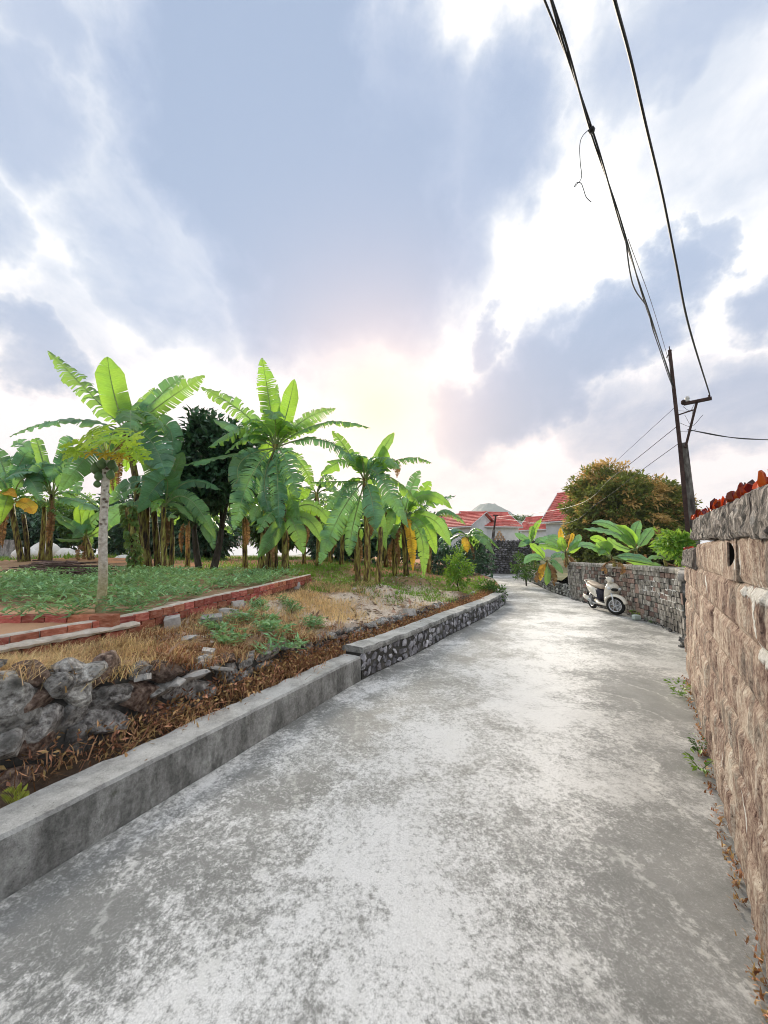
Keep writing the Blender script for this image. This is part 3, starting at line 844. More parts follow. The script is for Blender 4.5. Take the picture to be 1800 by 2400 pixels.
# broken amber shards set in the coping
def glass(name, col):
    m, b = new_mat(name)
    r = rnd(b, 'obj')
    c = b.ramp(r, [(0, tuple(x * .35 for x in col)), (.5, col), (1, tuple(min(1, x * 1.5) for x in col))])
    finish(b, c, .12, .6, None, trans=c, tfac=.45)
    return m
mat_amber = glass('amber_glass', (.52, .085, .012)); mat_redg = glass('dark_red_glass', (.22, .02, .02))
def shard_mesh(k, mt):
    r = random.Random(k); n = 5; V = []
    w = .5; hgt = [0, r.uniform(.5, .8), r.uniform(.85, 1.0), r.uniform(.6, 1.0), r.uniform(.2, .6), 0]
    pts = [(-w, -.1), (-w * r.uniform(.8, 1.1), hgt[1]), (-w * r.uniform(.1, .5), hgt[2]), (w * r.uniform(.1, .5), hgt[3]), (w * r.uniform(.7, 1.0), hgt[4]), (w * .8, -.1)]
    V = []
    for t in (-.07, .07):
        for x, z in pts: V.append((x, t + .35 * x * x, z))
    n = len(pts)
    Fc = [tuple(range(n)), tuple(range(2 * n - 1, n - 1, -1))] + [(k2, n + k2, n + (k2 + 1) % n, (k2 + 1) % n) for k2 in range(n)]
    me = bpy.data.meshes.new('shard'); me.from_pydata(V, [], Fc); me.materials.append(mt); return me
shards = [shard_mesh(k, mat_amber if k % 3 else mat_redg) for k in range(9)]
s = S0 + .05
while s < S1 - .01:
    for o_ in (.0, -.05, -.11):
        if rr.random() < .9:
            sz = rr.uniform(.035, .07)
            inst('shard', rr.choice(shards), tw, wall_pt(s + rr.uniform(-.02, .02), ctop(s) - .01, o_ + rr.uniform(-.02, .02)), (rr.uniform(-.35, .35), rr.uniform(-.35, .35), ROT_W + rr.uniform(-1.2, 1.2)), (sz * rr.uniform(.8, 1.1), sz * .8, sz * rr.uniform(.9, 1.4)))
    s += rr.uniform(.045, .075)
for k in range(16):
    q = S1 + .05 + rr.uniform(0, S2 - S1 - .1); sz = rr.uniform(.03, .06)
    inst('shard', rr.choice(shards), tw, wall_pt(q, 1.79, rr.uniform(-.1, .01)), (rr.uniform(-.4, .4), rr.uniform(-.4, .4), rr.uniform(0, 3)), (sz, sz * .8, sz))
# ------------------------------------------------------------------ grey block wall
mat_block = M('grey_block', [(.32, (.08, .075, .066)), (.43, (.21, .195, .175)), (.55, (.37, .35, .32)), (.68, (.58, .555, .52))], 12, 9, bscale=30, bstr=.9, bdist=.02, stretch=(1, 1, .5), var='obj', vr=(.75, 1.2),
              dark=dict(scale=2.2, a=.5, b=.66, col=(.04, .04, .036), f=.8, stretch=(1, 1, .4)))
mat_block_red = M('brown_block', [(.25, (.09, .055, .05)), (.5, (.22, .15, .13)), (.75, (.36, .27, .23))], 6, 8, bscale=30, bstr=.9, bdist=.02, stretch=(1, 1, .5), var='obj', vr=(.7, 1.3))
mat_joint = M('lichened_joint', [(.35, (.03, .03, .028)), (.5, (.09, .09, .085)), (.60, (.25, .25, .24)), (.68, (.6, .6, .57))], 3.2, 7, bscale=40, bstr=.6)
gw = thing('block_wall', 'weathered grey block garden wall behind the parked scooter', 'wall', (7.0, 10, 0))
def rpath(y0, y1, step=.15):
    n = max(2, int((y1 - y0) / step)); out = []
    for i in range(n + 1):
        y = y0 + (y1 - y0) * i / n
        t = Vector((XR(y + .3) - XR(y - .3), .6, 0)).normalized()
        out.append((Vector((XR(y), y, road_z(y))), Vector((-t.y, t.x, 0))))
    return out
GY0, GY1 = 5.9, 14.9
GTOP = 1.30
V, Fc = sweep(rpath(GY0, GY1), [(-.02, -.1), (-.02, GTOP - .02), (-.22, GTOP - .02), (-.22, -.1)])
mesh('wall_core', roughen(V, .006, 9), Fc, mat_joint, gw)
V, Fc = sweep(rpath(GY0, GY1 + .03, .1), [(.03, GTOP + .0), (.035, GTOP + .08), (.015, GTOP + .12), (-.25, GTOP + .125), (-.26, GTOP - .0)])
mesh('coping', roughen(V, .014, 5), Fc, mat_block, gw)
rr = random.Random(31)
rowh = GTOP / 10; blocks = []
path = rpath(GY0, GY1, .02)
cum = [0]
for i in range(1, len(path)): cum.append(cum[-1] + (path[i][0] - path[i - 1][0]).length)
def at_s(s):
    i = min(len(cum) - 2, max(0, int(np.searchsorted(cum, s)) - 1)); t = (s - cum[i]) / (cum[i + 1] - cum[i])
    return path[i][0].lerp(path[i + 1][0], t), path[i][1]
for r_ in range(10):
    s = rr.uniform(0, .1)
    while s < cum[-1] - .05:
        L = rr.uniform(.15, .27)
        if s + L > cum[-1]: L = cum[-1] - s
        blocks.append((s + L / 2, r_, L)); s += L
seen = [b_ for b_ in blocks if b_[0] > 2.55]
rest = []
seen.sort()
for k, (s, r_, L) in enumerate(seen):
    p, nn = at_s(s); z = rowh * (r_ + .5) + rr.uniform(-.006, .006)
    c = p + nn * (-.022 + rr.uniform(-.012, .010)) + Vector((0, 0, z))
    rot = (rr.uniform(-.03, .03), rr.uniform(-.04, .04), math.atan2(nn.y, nn.x) - PI / 2)
    sc_ = (L * rr.uniform(.86, .97), .07, rowh * rr.uniform(.84, .97))
    red = rr.random() < (.5 if 10 < c.y < 13.5 else .15)
    if k < 300:
        me = block_mesh('block_red' if red else 'block_grey', mat_block_red if red else mat_block, rr.randrange(8), .05, .07)
        inst('block', me, gw, c, rot, sc_)
    else: rest.append((c, rot, sc_))
mbv = MB(); me0 = block_mesh('block_grey', mat_block, 0, .05, .07)
v0 = [v.co.copy() for v in me0.vertices]; f0 = [tuple(p.vertices) for p in me0.polygons]
for c, rot, sc_ in rest:
    Mx = Matrix.Translation(c) @ Euler(rot).to_matrix().to_4x4() @ Matrix.Diagonal((*sc_, 1))
    mbv.add([Mx @ v for v in v0], f0)
if rest: tag(mbv.build('far_blocks', mat_block, gw), kind='stuff')
rl = random.Random(5)
for r_, y0_, y1_ in ((7, 8.2, 8.75), (6, 8.5, 10.0), (5, 8.3, 9.1), (8, 9.3, 9.9), (7, 9.4, 9.7), (4, 7.9, 8.6), (9, 7.6, 8.3)):
    s = cum[int(np.searchsorted([p[0].y for p in path], y0_))]; s_end = cum[int(np.searchsorted([p[0].y for p in path], y1_))]
    while s < s_end:
        L = rl.uniform(.06, .2); mbv = MB(); hgt = rl.uniform(.012, .03); dz = rl.uniform(-.012, .012)
        pts_ = []
        for k in range(7):
            p, nn = at_s(s + L * k / 6)
            for dd, hz in ((.012, -hgt * rl.uniform(.2, .8)), (.012, hgt * rl.uniform(.2, .8))):
                pts_.append(p + nn * (dd + rl.uniform(0, .004)) + Vector((0, 0, rowh * r_ + dz + hz)))
        fr = [(2 * k, 2 * k + 2, 2 * k + 3, 2 * k + 1) for k in range(6)]
        back = [p_ - nn * .03 for p_ in pts_]; m_ = len(pts_)
        sides = [(2 * k + 1, 2 * k + 3, m_ + 2 * k + 3, m_ + 2 * k + 1) for k in range(6)] + [(2 * k + 2, 2 * k, m_ + 2 * k, m_ + 2 * k + 2) for k in range(6)]
        mesh('mortar', pts_ + back, fr + sides, mat_lime, gw)
        if rl.random() < .5:
            p, nn = at_s(s); e = rowh * rl.uniform(.5, 1.0) * rl.choice((-1, 1)); w = rl.uniform(.008, .018)
            q = [p + nn * .014 + Vector((0, 0, rowh * r_ + dz)) + nn.cross(Vector((0, 0, 1))) * w * a_ + Vector((0, 0, b__)) for a_, b__ in ((-1, 0), (1, 0), (.5, e), (-.5, e))]
            mesh('mortar', q + [v_ - nn * .03 for v_ in q], [(0, 1, 2, 3), (0, 4, 5, 1), (1, 5, 6, 2), (2, 6, 7, 3), (3, 7, 4, 0)], mat_lime, gw)
        s += L * rl.uniform(1.0, 1.5)
# broken base of the wall: small rubble and a narrow concrete skirt
mbv = MB()
for k in range(170):
    y = rr.uniform(7, 14.6); p, nn = Vector((XR(y), y, 0)), kerb_normal(y)
    w = rr.uniform(.02, .07); c = p + Vector((-1, .2, 0)).normalized() * rr.uniform(-.02, .12) + Vector((0, 0, w * .25))
    mbv.hull([c + Vector((rr.gauss(0, 1), rr.gauss(0, 1), rr.gauss(0, .7))).normalized() * w * rr.uniform(.6, 1) for _ in range(9)])
tag(mbv.build('rubble', mat_stone, None), 'small broken stones along the foot of the grey block wall', 'rubble', kind='stuff')
# low rubble wall where the lane bends on the right
lw = thing('low_rubble_wall', 'low rubble stone wall edging the lane bend on the right', 'wall', (7.8, 19, 0))
V = []; ys = np.arange(14.6, 27, .3)
for y in ys:
    x = XR(y); zz = road_z(y); h = .42 + .12 * sstep(15, 20, y)
    for dx, z in ((.03, -.1), (.05, h - .05), (.1, h), (.45, h + .03), (.5, .2)): V.append((x + dx, y, zz + z))
Fc = [(r * 5 + i, (r + 1) * 5 + i, (r + 1) * 5 + i + 1, r * 5 + i + 1) for r in range(len(ys) - 1) for i in range(4)]
mesh('mortar_core', V, Fc, mat_mortar, lw)
mbv = MB()
for y in np.arange(14.6, 26.5, .15):
    for z in np.arange(.03, .5, .12):
        w = rr.uniform(.12, .22); c = Vector((XR(y) + .03, y + rr.uniform(-.05, .05), road_z(y) + z + .04))
        mbv.hull([c + Vector((rr.gauss(0, .5), rr.gauss(0, 1), rr.gauss(0, .8))).normalized() * w * .55 * rr.uniform(.7, 1) for _ in range(10)])
tag(mbv.build('stone_facing', M('pale_stone', [(.3, (.12, .12, .11)), (.5, (.33, .33, .31)), (.7, (.58, .58, .55))], 8, var='island', vr=(.5, 1.4)), lw), kind='stuff')
# high rubble wall facing down the lane at the bend
fw = thing('bend_stone_wall', 'high dark stone wall closing the view at the lane bend', 'wall', (9, 27.6, .3))
a, b_ = Vector((6.3, 28.6, .3)), Vector((11.6, 27.2, .3)); dv = (b_ - a); ln = dv.length; dv.normalize(); nv = Vector((dv.y, -dv.x, 0))
HT = 2.45
mbv = MB(); Mx = Matrix.Rotation(math.atan2(dv.y, dv.x), 3, 'Z')
mbv.box((a + b_) / 2 + Vector((0, 0, HT / 2)) - nv * .25, (ln, .4, HT), Mx)
mbv.build('mortar_core', mat_mortar, fw)
mbv = MB(); z = .08
while z < HT + .05:
    s = rr.uniform(0, .15)
    while s < ln:
        w = rr.uniform(.16, .34); c = a + dv * s + Vector((0, 0, z)) - nv * .03
        for _ in (0,):
            P = []
            for _k in range(11):
                q = Vector((rr.gauss(0, 1), rr.gauss(0, .5), rr.gauss(0, .8))).normalized() * rr.uniform(.7, 1)
                P.append(c + dv * q.x * w * .52 + nv * q.y * .12 + Vector((0, 0, q.z * .11)))
            mbv.hull(P)
        s += w * .95
    z += .17
tag(mbv.build('stone_facing', M('dark_wall_stone', [(.3, (.05, .05, .055)), (.5, (.16, .155, .17)), (.7, (.33, .32, .34))], 5, var='island', vr=(.45, 1.7), dark=dict(scale=.9, a=.55, b=.7, col=(.30, .28, .27), f=.7)), fw), kind='stuff')

# ------------------------------------------------------------------ brick edging of the raised bed
mat_brick = M('red_brick', [(.3, (.30, .085, .055)), (.5, (.48, .155, .105)), (.7, (.62, .30, .22))], 12, bscale=50, bstr=.5, var='obj', vr=(.65, 1.15), hue=.012, stretch=(1, 1, 3),
              dark=dict(scale=5, a=.6, b=.72, col=(.12, .06, .045), f=.8))
mat_lime2 = M('dusty_mortar', [(.3, (.40, .35, .29)), (.6, (.66, .60, .52)), (.8, (.80, .77, .72))], 9, bscale=40, bstr=.7)
bw = thing('brick_edging', 'curved low red brick edging in front of the green bed', 'brick edging', (-2.8, 5, .9))
rr = random.Random(41)
bp = smooth_pts([Vector(p) for p in BRICK], 14)
cumb = [0]
for i in range(1, len(bp)): cumb.append(cumb[-1] + (bp[i] - bp[i - 1]).length)
def bat(s):
    i = min(len(cumb) - 2, max(0, int(np.searchsorted(cumb, s)) - 1)); t = (s - cumb[i]) / (cumb[i + 1] - cumb[i])
    return bp[i].lerp(bp[i + 1], t), (bp[i + 1] - bp[i]).normalized()
for r_ in range(2):
    s = .05 + r_ * .1
    while s < cumb[-1] - .05:
        L = .205; p, t = bat(s); 
        if True:
            me = block_mesh('brick', mat_brick, rr.randrange(8), .02, .03)
            inst('brick', me, bw, p + Vector((0, 0, -.055 - .098 * r_)) + Vector((t.y, -t.x, 0)) * (.008 + rr.uniform(-.006, .008)), (rr.uniform(-.05, .05), rr.uniform(-.04, .04), math.atan2(t.y, t.x) + rr.uniform(-.03, .03)), (L - .014, .1, .088))
        s += L
path = []
for p, q in zip(bp, bp[1:] + [bp[-1] * 2 - bp[-2]]):
    t = (q - p).normalized(); path.append((p, Vector((-t.y, t.x, 0)).normalized()))
V, Fc = sweep(path, [(-.03, -.2), (-.032, -.012), (-.025, .0), (.05, .002), (.06, -.2)])
mesh('mortar_bed', roughen(V, .004, 12), Fc, mat_lime2, bw)
# wider lower footing at the near end: ledge with bricks under it
sub = [i for i in range(len(bp)) if bp[i].y < 4.3]
path = [(path[i][0] + Vector((0, 0, -.1)), path[i][1]) for i in sub]
ft = thing('brick_footing', 'brick footing with a pale mortar ledge below the curved edging', 'brick footing', (-3.3, 3.4, .8))
V, Fc = sweep(path, [(-.17, -.02), (-.185, .005), (-.17, .025), (-.06, .03), (-.05, -.02)])
mesh('mortar_ledge', roughen(V, .014, 14), Fc, mat_lime2, ft)
s = 0.0; smax = cumb[sub[-1]]
while s < smax - .1:
    p, t = bat(s + .1); n_ = Vector((t.y, -t.x, 0))
    for k in range(2):
        me = block_mesh('brick', mat_brick, rr.randrange(8), .02, .03)
        inst('brick', me, ft, p + n_ * .1 + Vector((0, 0, -.175 - .1 * k)), (0, rr.uniform(-.04, .04), math.atan2(t.y, t.x)), (.195, .1, .09))
    s += .207
# second row of large hollow bricks running off to the left
b2 = thing('brick_row', 'straight row of big red bricks behind the near edging at the left', 'brick row', (-3.8, 4.2, 1.0))
a, b_ = G(-160, 1446, 1.07), G(300, 1444, 1.07); dv = (b_ - a).normalized(); n = int((b_ - a).length / .235)
for k in range(n):
    me = block_mesh('big_brick', mat_brick, rr.randrange(8), .02, .025)
    inst('brick', me, b2, a + dv * (k * .235 + .11) + Vector((0, .05, -.05)), (rr.uniform(-.02, .02), rr.uniform(-.02, .02), math.atan2(dv.y, dv.x)), (.222, .13, .12))

# ------------------------------------------------------------------ banana plants
leaf_green = LEAF('banana_leaf', (.065, .20, .075), (.135, .32, .125), (.42, .68, .07), .45, .32, .5, 'island', (.75, 1.25), .02, 5, True)
leaf_teal = LEAF('banana_leaf_skylit', (.05, .17, .095), (.12, .29, .165), (.28, .52, .09), .36, .32, .55, 'island', (.7, 1.25), .02, 5, True)  # teal of the reflected sky painted into the leaf colour
leaf_lime = LEAF('banana_leaf_backlit', (.10, .28, .06), (.18, .38, .08), (.45, .72, .06), .48, .42, .45, 'island', (.85, 1.15), .015, 5, True)  # yellow-green of light from behind painted into the leaf colour
leaf_yellow = LEAF('banana_leaf_yellow', (.48, .28, .03), (.62, .42, .05), (.75, .48, .05), .4, .6, .3, 'island', (.8, 1.15), .02, 5, True)
leaf_dead = LEAF('banana_leaf_dead', (.20, .12, .055), (.36, .23, .12), (.4, .22, .08), .25, .8, .1, 'island', (.6, 1.3), .02, 5)
midrib = LEAF('leaf_midrib', (.22, .32, .12), (.36, .44, .20), (.4, .5, .2), .15, .5, .4, 'obj', (.85, 1.1), .01, 9)
stem_mat = M('banana_stem', [(.36, (.02, .013, .009)), (.45, (.11, .06, .025)), (.54, (.25, .22, .05)), (.66, (.44, .42, .13))], 6, 7, .6, .35, 30, .4, .01, (3, 3, .5), 'obj', (.75, 1.2))
LM = dict(g=leaf_green, t=leaf_teal, l=leaf_lime, y=leaf_yellow, d=leaf_dead)

def banana_leaf(parent, C, Mid, T, W, tear=.4, face=.5, kind='g', seed=0, t0=.14, fold=None):
    r = random.Random(seed)
    C, Mid, T = Vector(C), Vector(Mid), Vector(T)
    Q = Mid * 2 - (C + T) / 2
    pos = lambda t: C * (1 - t) ** 2 + Q * 2 * t * (1 - t) + T * t * t
    tan = lambda t: ((Q - C) * (1 - t) + (T - Q) * t).normalized()
    length = sum((pos(i / 12) - pos((i + 1) / 12)).length for i in range(12))
    n = max(12, min(46, int(length / (.085 - .04 * tear))))
    tocam = (Vector((0, 0, EYE)) - Mid).normalized()
    N0 = (Vector((0, 0, 1)) * (1 - face) + tocam * face).normalized()
    if fold is None: fold = r.uniform(.05, .35) if face > .5 else r.uniform(-.2, .25)
    V = []; Fc = []; mi = []; UV = []
    prev = None; frames = []
    for i in range(n + 1):
        k = i / n; t = t0 + (1 - t0) * k
        p = pos(t); tg = tan(t)
        lat = tg.cross(N0)
        if lat.length < .15: lat = prev if prev else Vector((1, 0, 0))
        lat.normalize()
        if prev is not None and lat.dot(prev) < 0: lat = -lat
        if prev is not None: lat = (lat * .5 + prev * .5).normalized()
        prev = lat; nm = lat.cross(tg).normalized()
        if nm.dot(N0) < 0: nm = -nm
        w = W / 2 * min(1, (k / .16 + .08) ** .7) * min(1, ((1 - k) / .32) ** .72 if k < 1 else 0.02)
        frames.append((p, tg, lat, nm, max(w, .006)))
    for side in (-1, 1):
        i = 0
        while i < n:
            # a run of strips that hang together
            run = 1
            while i + run < n and r.random() > tear * (.85 if run < 3 else 1.0): run += 1
            run = min(run, 9)
            torn = tear > .15
            fo = fold + (r.gauss(0, .28) * tear if torn else r.gauss(0, .03)); dr = r.uniform(.1, .5) + (r.uniform(0, .8) * tear if torn else 0)
            sh = r.uniform(.85, 1.05) if torn else 1.0
            cols = []
            for j in range(run + 1):
                p, tg, lat, nm, w = frames[i + j]
                w = w * sh
                pinch = 0
                if torn and run > 0:
                    gap = length / n * r.uniform(.08, .32)
                    if j == 0: pinch = gap
                    if j == run: pinch = -gap
                base = len(V)
                ln_ = lat * side
                wave = .02 * math.sin((i + j) * 1.7 + seed)
                V.append(p + nm * .004)
                V.append(p + ln_ * w * .5 * math.cos(fo) + nm * (w * .5 * math.sin(fo) + wave * .5) + tg * (w * .14 + pinch * .4))
                V.append(p + ln_ * w * .95 * math.cos(fo * .6 - dr * .3) + nm * (w * math.sin(fo - dr) * .9 + wave) + tg * (w * .32 + pinch))
                uu = length * (i + j) / n; UV += [(uu, 0), (uu, .5), (uu, 1.0)]
                cols.append(base)
            for j in range(run):
                a, b_ = cols[j], cols[j + 1]
                for q in (0, 1):
                    f = (a + q, a + q + 1, b_ + q + 1, b_ + q)
                    Fc.append(f if side > 0 else f[::-1]); mi.append(0)
            i += run
    # midrib and leaf stalk
    mb = MB(); pts = [pos(t0 * k / 3) for k in range(3)] + [f[0] + f[3] * .002 for f in frames[::2]]
    rad = [.032, .026, .022] + [max(.004, .02 * (1 - k / len(frames[::2]))) for k in range(len(frames[::2]))]
    mb.tube(pts, rad, 5, False)
    k0 = len(V); V += mb.v; UV += [(0, 0)] * len(mb.v); Fc += [tuple(i + k0 for i in f) for f in mb.f]; mi += [1] * len(mb.f)
    return mesh('leaf', V, Fc, None, parent, True, [LM[kind], midrib if kind not in 'yd' else LM[kind]], mi, uv=UV)

def stem(parent, pts, r0, r1, name='stem', mat=stem_mat):
    P = smooth_pts(pts, 5); n = len(P)
    mb = MB(); mb.tube(P, [r0 + (r1 - r0) * i / (n - 1) + .012 * math.exp(-i * .8) + .006 * math.sin(i * 2.3) for i in range(n)], 10)
    return mb.build(name, mat, parent, True)

def banana(label, fu, fv, d, cu, cv, leaves, r0=.11, r1=.075, lean=0.0, rand=0, rlen=1.2, seed=1, kinds='gtgl', group='banana plants in the garden', spread=(.2, .9), stems=(), dead=2):
    """foot and crown on the survey grid at forward distance d; leaves as (mid u, v, dd, tip u, v, dd, width, tear, face, kind)"""
    F = D(fu, fv, d); C = D(cu, cv, d + lean)
    t = thing('banana_plant', label, 'banana plant', F, group)
    low = F - Vector((0, 0, .12))
    mid = F.lerp(C, .5) + Vector((random.Random(seed).uniform(-.06, .06), 0, 0))
    stem(t, [low, mid, C + (C - F).normalized() * .1], r0, r1)
    for k, (su, sv, tu, tv, dd) in enumerate(stems):
        a = D(su, sv, d + dd); b_ = D(tu, tv, d + dd + .1)
        stem(t, [a - Vector((0, 0, .1)), a.lerp(b_, .5) + Vector((.03, 0, 0)), b_], r0 * .9, r0 * .6)
    for k, L in enumerate(leaves):
        mu, mv, md, tu, tv, td, W, tear, face, kd = L[:10]
        st = C
        if len(L) > 10: st = D(L[10], L[11], d + lean)
        banana_leaf(t, st, D(mu, mv, d + lean + md), D(tu, tv, d + lean + td), W, tear, face, kd, seed * 50 + k)
    r = random.Random(seed * 7 + 1)
    for k in range(rand):
        az = r.uniform(0, 2 * PI); L = rlen * r.uniform(.7, 1.15); up = r.uniform(*spread)
        h = Vector((math.cos(az), math.sin(az), 0))
        mid = C + h * L * .45 * math.cos(up) + Vector((0, 0, L * .5 * math.sin(up)))
        tip = C + h * L * (.95 * math.cos(up) + .05) + Vector((0, 0, L * (math.sin(up) * .75 - .55 * math.cos(up))))
        banana_leaf(t, C, mid, tip, L * r.uniform(.26, .36), r.uniform(.05, .8), r.uniform(0, .4), r.choice(kinds), seed * 90 + k + 31)
    for k in range(dead):      # brown leaves hanging against the stem
        az = r.uniform(0, 2 * PI); h = Vector((math.cos(az), math.sin(az), 0)); c0 = C - Vector((0, 0, .1))
        banana_leaf(t, c0, c0 + h * .28 - Vector((0, 0, .35 * rlen)), c0 + h * .2 - Vector((0, 0, .85 * rlen)), .18, .9, .6, 'd', seed * 70 + k)
    return t

banana('tallest left banana plant with one broad upright leaf, behind the papaya', 350, 1338, 10, 296, 1012, [
    (214, 925, .3, 112, 822, .5, .62, .75, .75, 'g'), (268, 925, -.2, 252, 836, -.2, .70, .06, 1.0, 'l'),
    (391, 938, .2, 481, 880, .2, .52, .45, .65, 'g'), (372, 930, .6, 432, 880, .9, .50, .4, .7, 't'), (327, 962, .7, 363, 908, 1.0, .36, .4, .8, 'g'),
    (160, 985, -.2, 22, 1024, -.4, .56, .35, .35, 't'), (350, 1030, -.6, 390, 1118, -1.0, .80, .35, .85, 't'), (392, 1000, .3, 396, 1106, .1, .58, .25, .9, 't'),
    (232, 1040, -.5, 138, 1156, -.9, .66, .55, .9, 't'), (340, 1060, -.4, 384, 1125, -.5, .34, .1, .8, 'l'), (260, 1090, .2, 268, 1165, .1, .36, .1, .8, 'l'), (352, 1080, .5, 360, 1150, .6, .6, .3, .9, 't')],
    .105, .075, seed=2, rand=7, rlen=1.9, spread=(.0, 1.2), stems=((326, 1334, 315, 1090, .1), (372, 1338, 350, 1120, .35), (338, 1336, 345, 1150, .5)))
banana('shorter banana plant with pale drooping leaves in front of the dark tree', 388, 1341, 9.6, 384, 1192, [
    (386, 1122, -.3, 322, 1203, -.6, .66, .3, 1.0, 't'), (330, 1128, .0, 252, 1184, -.1, .50, .4, .7, 't'), (440, 1168, .0, 506, 1264, -.1, .44, .25, .8, 'g'),
    (408, 1110, .2, 430, 1060, .3, .36, .1, .9, 'g'), (440, 1130, .3, 520, 1150, .3, .40, .2, .5, 't'), (300, 1190, .2, 240, 1250, .0, .45, .2, .7, 't'), (470, 1215, .3, 500, 1290, .2, .40, .2, .8, 't')],
    .08, .055, seed=3, rand=5, rlen=1.3, stems=((400, 1342, 402, 1215, .25),))
# vine-covered stem beside them
vs = thing('vine_covered_stem', 'green vine-wrapped banana stem just right of the papaya trunk', 'vine', D(320, 1345, 9.2))
stem(vs, [D(322, 1350, 9.2), D(314, 1270, 9.2), D(300, 1190, 9.2)], .1, .08)
rs = np.random.RandomState(5)
k = 420; tt = rs.uniform(0, 1, k); P = np.array([D(322, 1350, 9.2).lerp(D(300, 1180, 9.2), t) for t in tt]); a = rs.uniform(0, 2 * PI, k)
O = np.stack([np.cos(a), np.sin(a), rs.uniform(-.9, .1, k)], 1)
V, Fc = scatter_leaves(P + O * .10, O + np.array([0, 0, -.8]), unit(rs, k), rs.uniform(.09, .17, k), rs.uniform(.07, .12, k))
vine_mat = LEAF('vine_leaf', (.09, .17, .04), (.18, .27, .07), (.3, .42, .06), .3)
mesh('vine_leaves', V, Fc, vine_mat, vs)

banana('tall central banana plant with two upright backlit leaves', 643, 1344, 10, 646, 1050, [
    (632, 945, -.1, 614, 838, .0, .60, .55, 1.0, 'l'), (672, 968, .1, 690, 888, .2, .46, .12, .9, 'l'), (568, 966, .3, 470, 908, .5, .56, .7, .7, 'g'),
    (712, 985, .3, 787, 958, .5, .50, .75, .6, 'g'), (757, 992, -.1, 868, 1004, -.2, .46, .4, .3, 'g'), (575, 1012, .1, 500, 984, .2, .42, .15, .5, 't'),
    (668, 1075, -.7, 700, 1168, -1.1, .66, .85, .9, 't'), (592, 1110, -.6, 548, 1243, -1.0, .66, .9, .9, 't'), (757, 1032, -.2, 838, 1098, -.4, .48, .6, .4, 't'),
    (532, 1068, -.2, 424, 1092, -.3, .44, .1, .35, 'g'), (560, 1090, -.4, 590, 1180, -.6, .50, .5, .9, 't'), (700, 1080, .2, 735, 1150, .2, .42, .7, .7, 'g'), (620, 1130, -.5, 640, 1215, -.7, .46, .5, .9, 't'), (650, 1120, -.6, 655, 1240, -.9, .5, .7, .9, 't'), (665, 1110, -.3, 700, 1220, -.5, .5, .6, .8, 'g'), (640, 980, .5, 650, 900, .8, .4, .5, .9, 'g'), (690, 1010, .6, 745, 985, 1.0, .42, .8, .5, 'g')],
    .10, .075, seed=4, rand=8, rlen=1.9, spread=(.0, 1.2), stems=((610, 1340, 620, 1150, .3), (668, 1345, 660, 1140, -.2), (627, 1342, 634, 1140, .15)))
banana('banana sucker with short broad leaves at the foot of the central plant', 672, 1341, 9.8, 664, 1215, [
    (650, 1240, -.2, 604, 1308, -.4, .44, .08, .9, 'g'), (686, 1222, -.3, 712, 1300, -.5, .50, .3, .9, 'g'), (722, 1218, .1, 756, 1275, .0, .36, .15, .8, 'g'),
    (690, 1165, .3, 730, 1150, .4, .40, .2, .7, 'l'), (735, 1185, .1, 792, 1262, .1, .40, .3, .7, 'g'), (622, 1180, -.2, 590, 1225, -.4, .48, .3, .9, 't'), (700, 1190, .5, 760, 1210, .8, .4, .3, .7, 'l')],
    .085, .055, seed=5, rand=6, rlen=1.3, kinds='gl')
banana('leaning banana plant with a long arched leaf over the middle of the garden', 860, 1366, 9.6, 855, 1128, [
    (815, 1058, .3, 778, 1010, .4, .36, .3, .7, 'g'), (893, 1092, -.1, 898, 1044, -.1, .34, .05, 1.0, 'l'), (893, 1060, .3, 924, 1014, .4, .30, .05, .7, 'g'),
    (940, 1076, .0, 1012, 1086, -.1, .44, .7, .3, 'g'), (884, 1110, -.5, 957, 1238, -.9, .52, .8, .75, 't'), (870, 1165, -.6, 880, 1242, -.8, .54, .4, 1.0, 't'),
    (800, 1200, -.4, 748, 1325, -.5, .52, .55, .75, 't'), (828, 1230, -.2, 818, 1304, -.3, .36, .45, .9, 't'), (805, 1150, -.1, 766, 1196, -.2, .42, .8, .6, 't'),
    (800, 1128, .3, 728, 1130, .4, .38, .75, .35, 'g'), (835, 1080, .1, 830, 1060, .2, .4, .4, .8, 'g'), (880, 1180, .3, 905, 1290, .4, .36, .2, .8, 'g'), (918, 1085, .5, 930, 1120, .5, .3, .95, .8, 'd')],
    .095, .07, seed=6, rand=10, rlen=1.6, spread=(.0, 1.2), stems=((838, 1366, 832, 1240, .1), (884, 1366, 892, 1235, .0)))
banana('banana plant with a broad leaf hanging to the ground, beside the small green shrub', 953, 1347, 12, 945, 1218, [
    (992, 1160, -.3, 1060, 1192, -.4, .52, .12, .5, 'l'), (990, 1225, -.3, 1022, 1300, -.5, .50, .35, .7, 'l'), (985, 1250, -.6, 992, 1356, -.7, .40, .3, .9, 'g'),
    (985, 1160, .2, 1010, 1128, .3, .44, .3, .8, 'l'), (962, 1150, .3, 984, 1102, .4, .46, .3, .7, 't'), (1010, 1215, .0, 1056, 1280, -.1, .46, .1, .7, 'g'),
    (1010, 1180, .4, 1068, 1162, .5, .34, .5, .4, 't'), (915, 1170, .1, 890, 1200, .0, .5, .4, .7, 't'), (960, 1240, -.4, 968, 1340, -.5, .34, .6, .8, 'y'), (925, 1200, -.2, 905, 1260, -.3, .44, .3, .8, 'g')],
    .09, .07, seed=7, rand=8, rlen=1.5, spread=(.0, 1.2), stems=((925, 1344, 930, 1250, .2),))
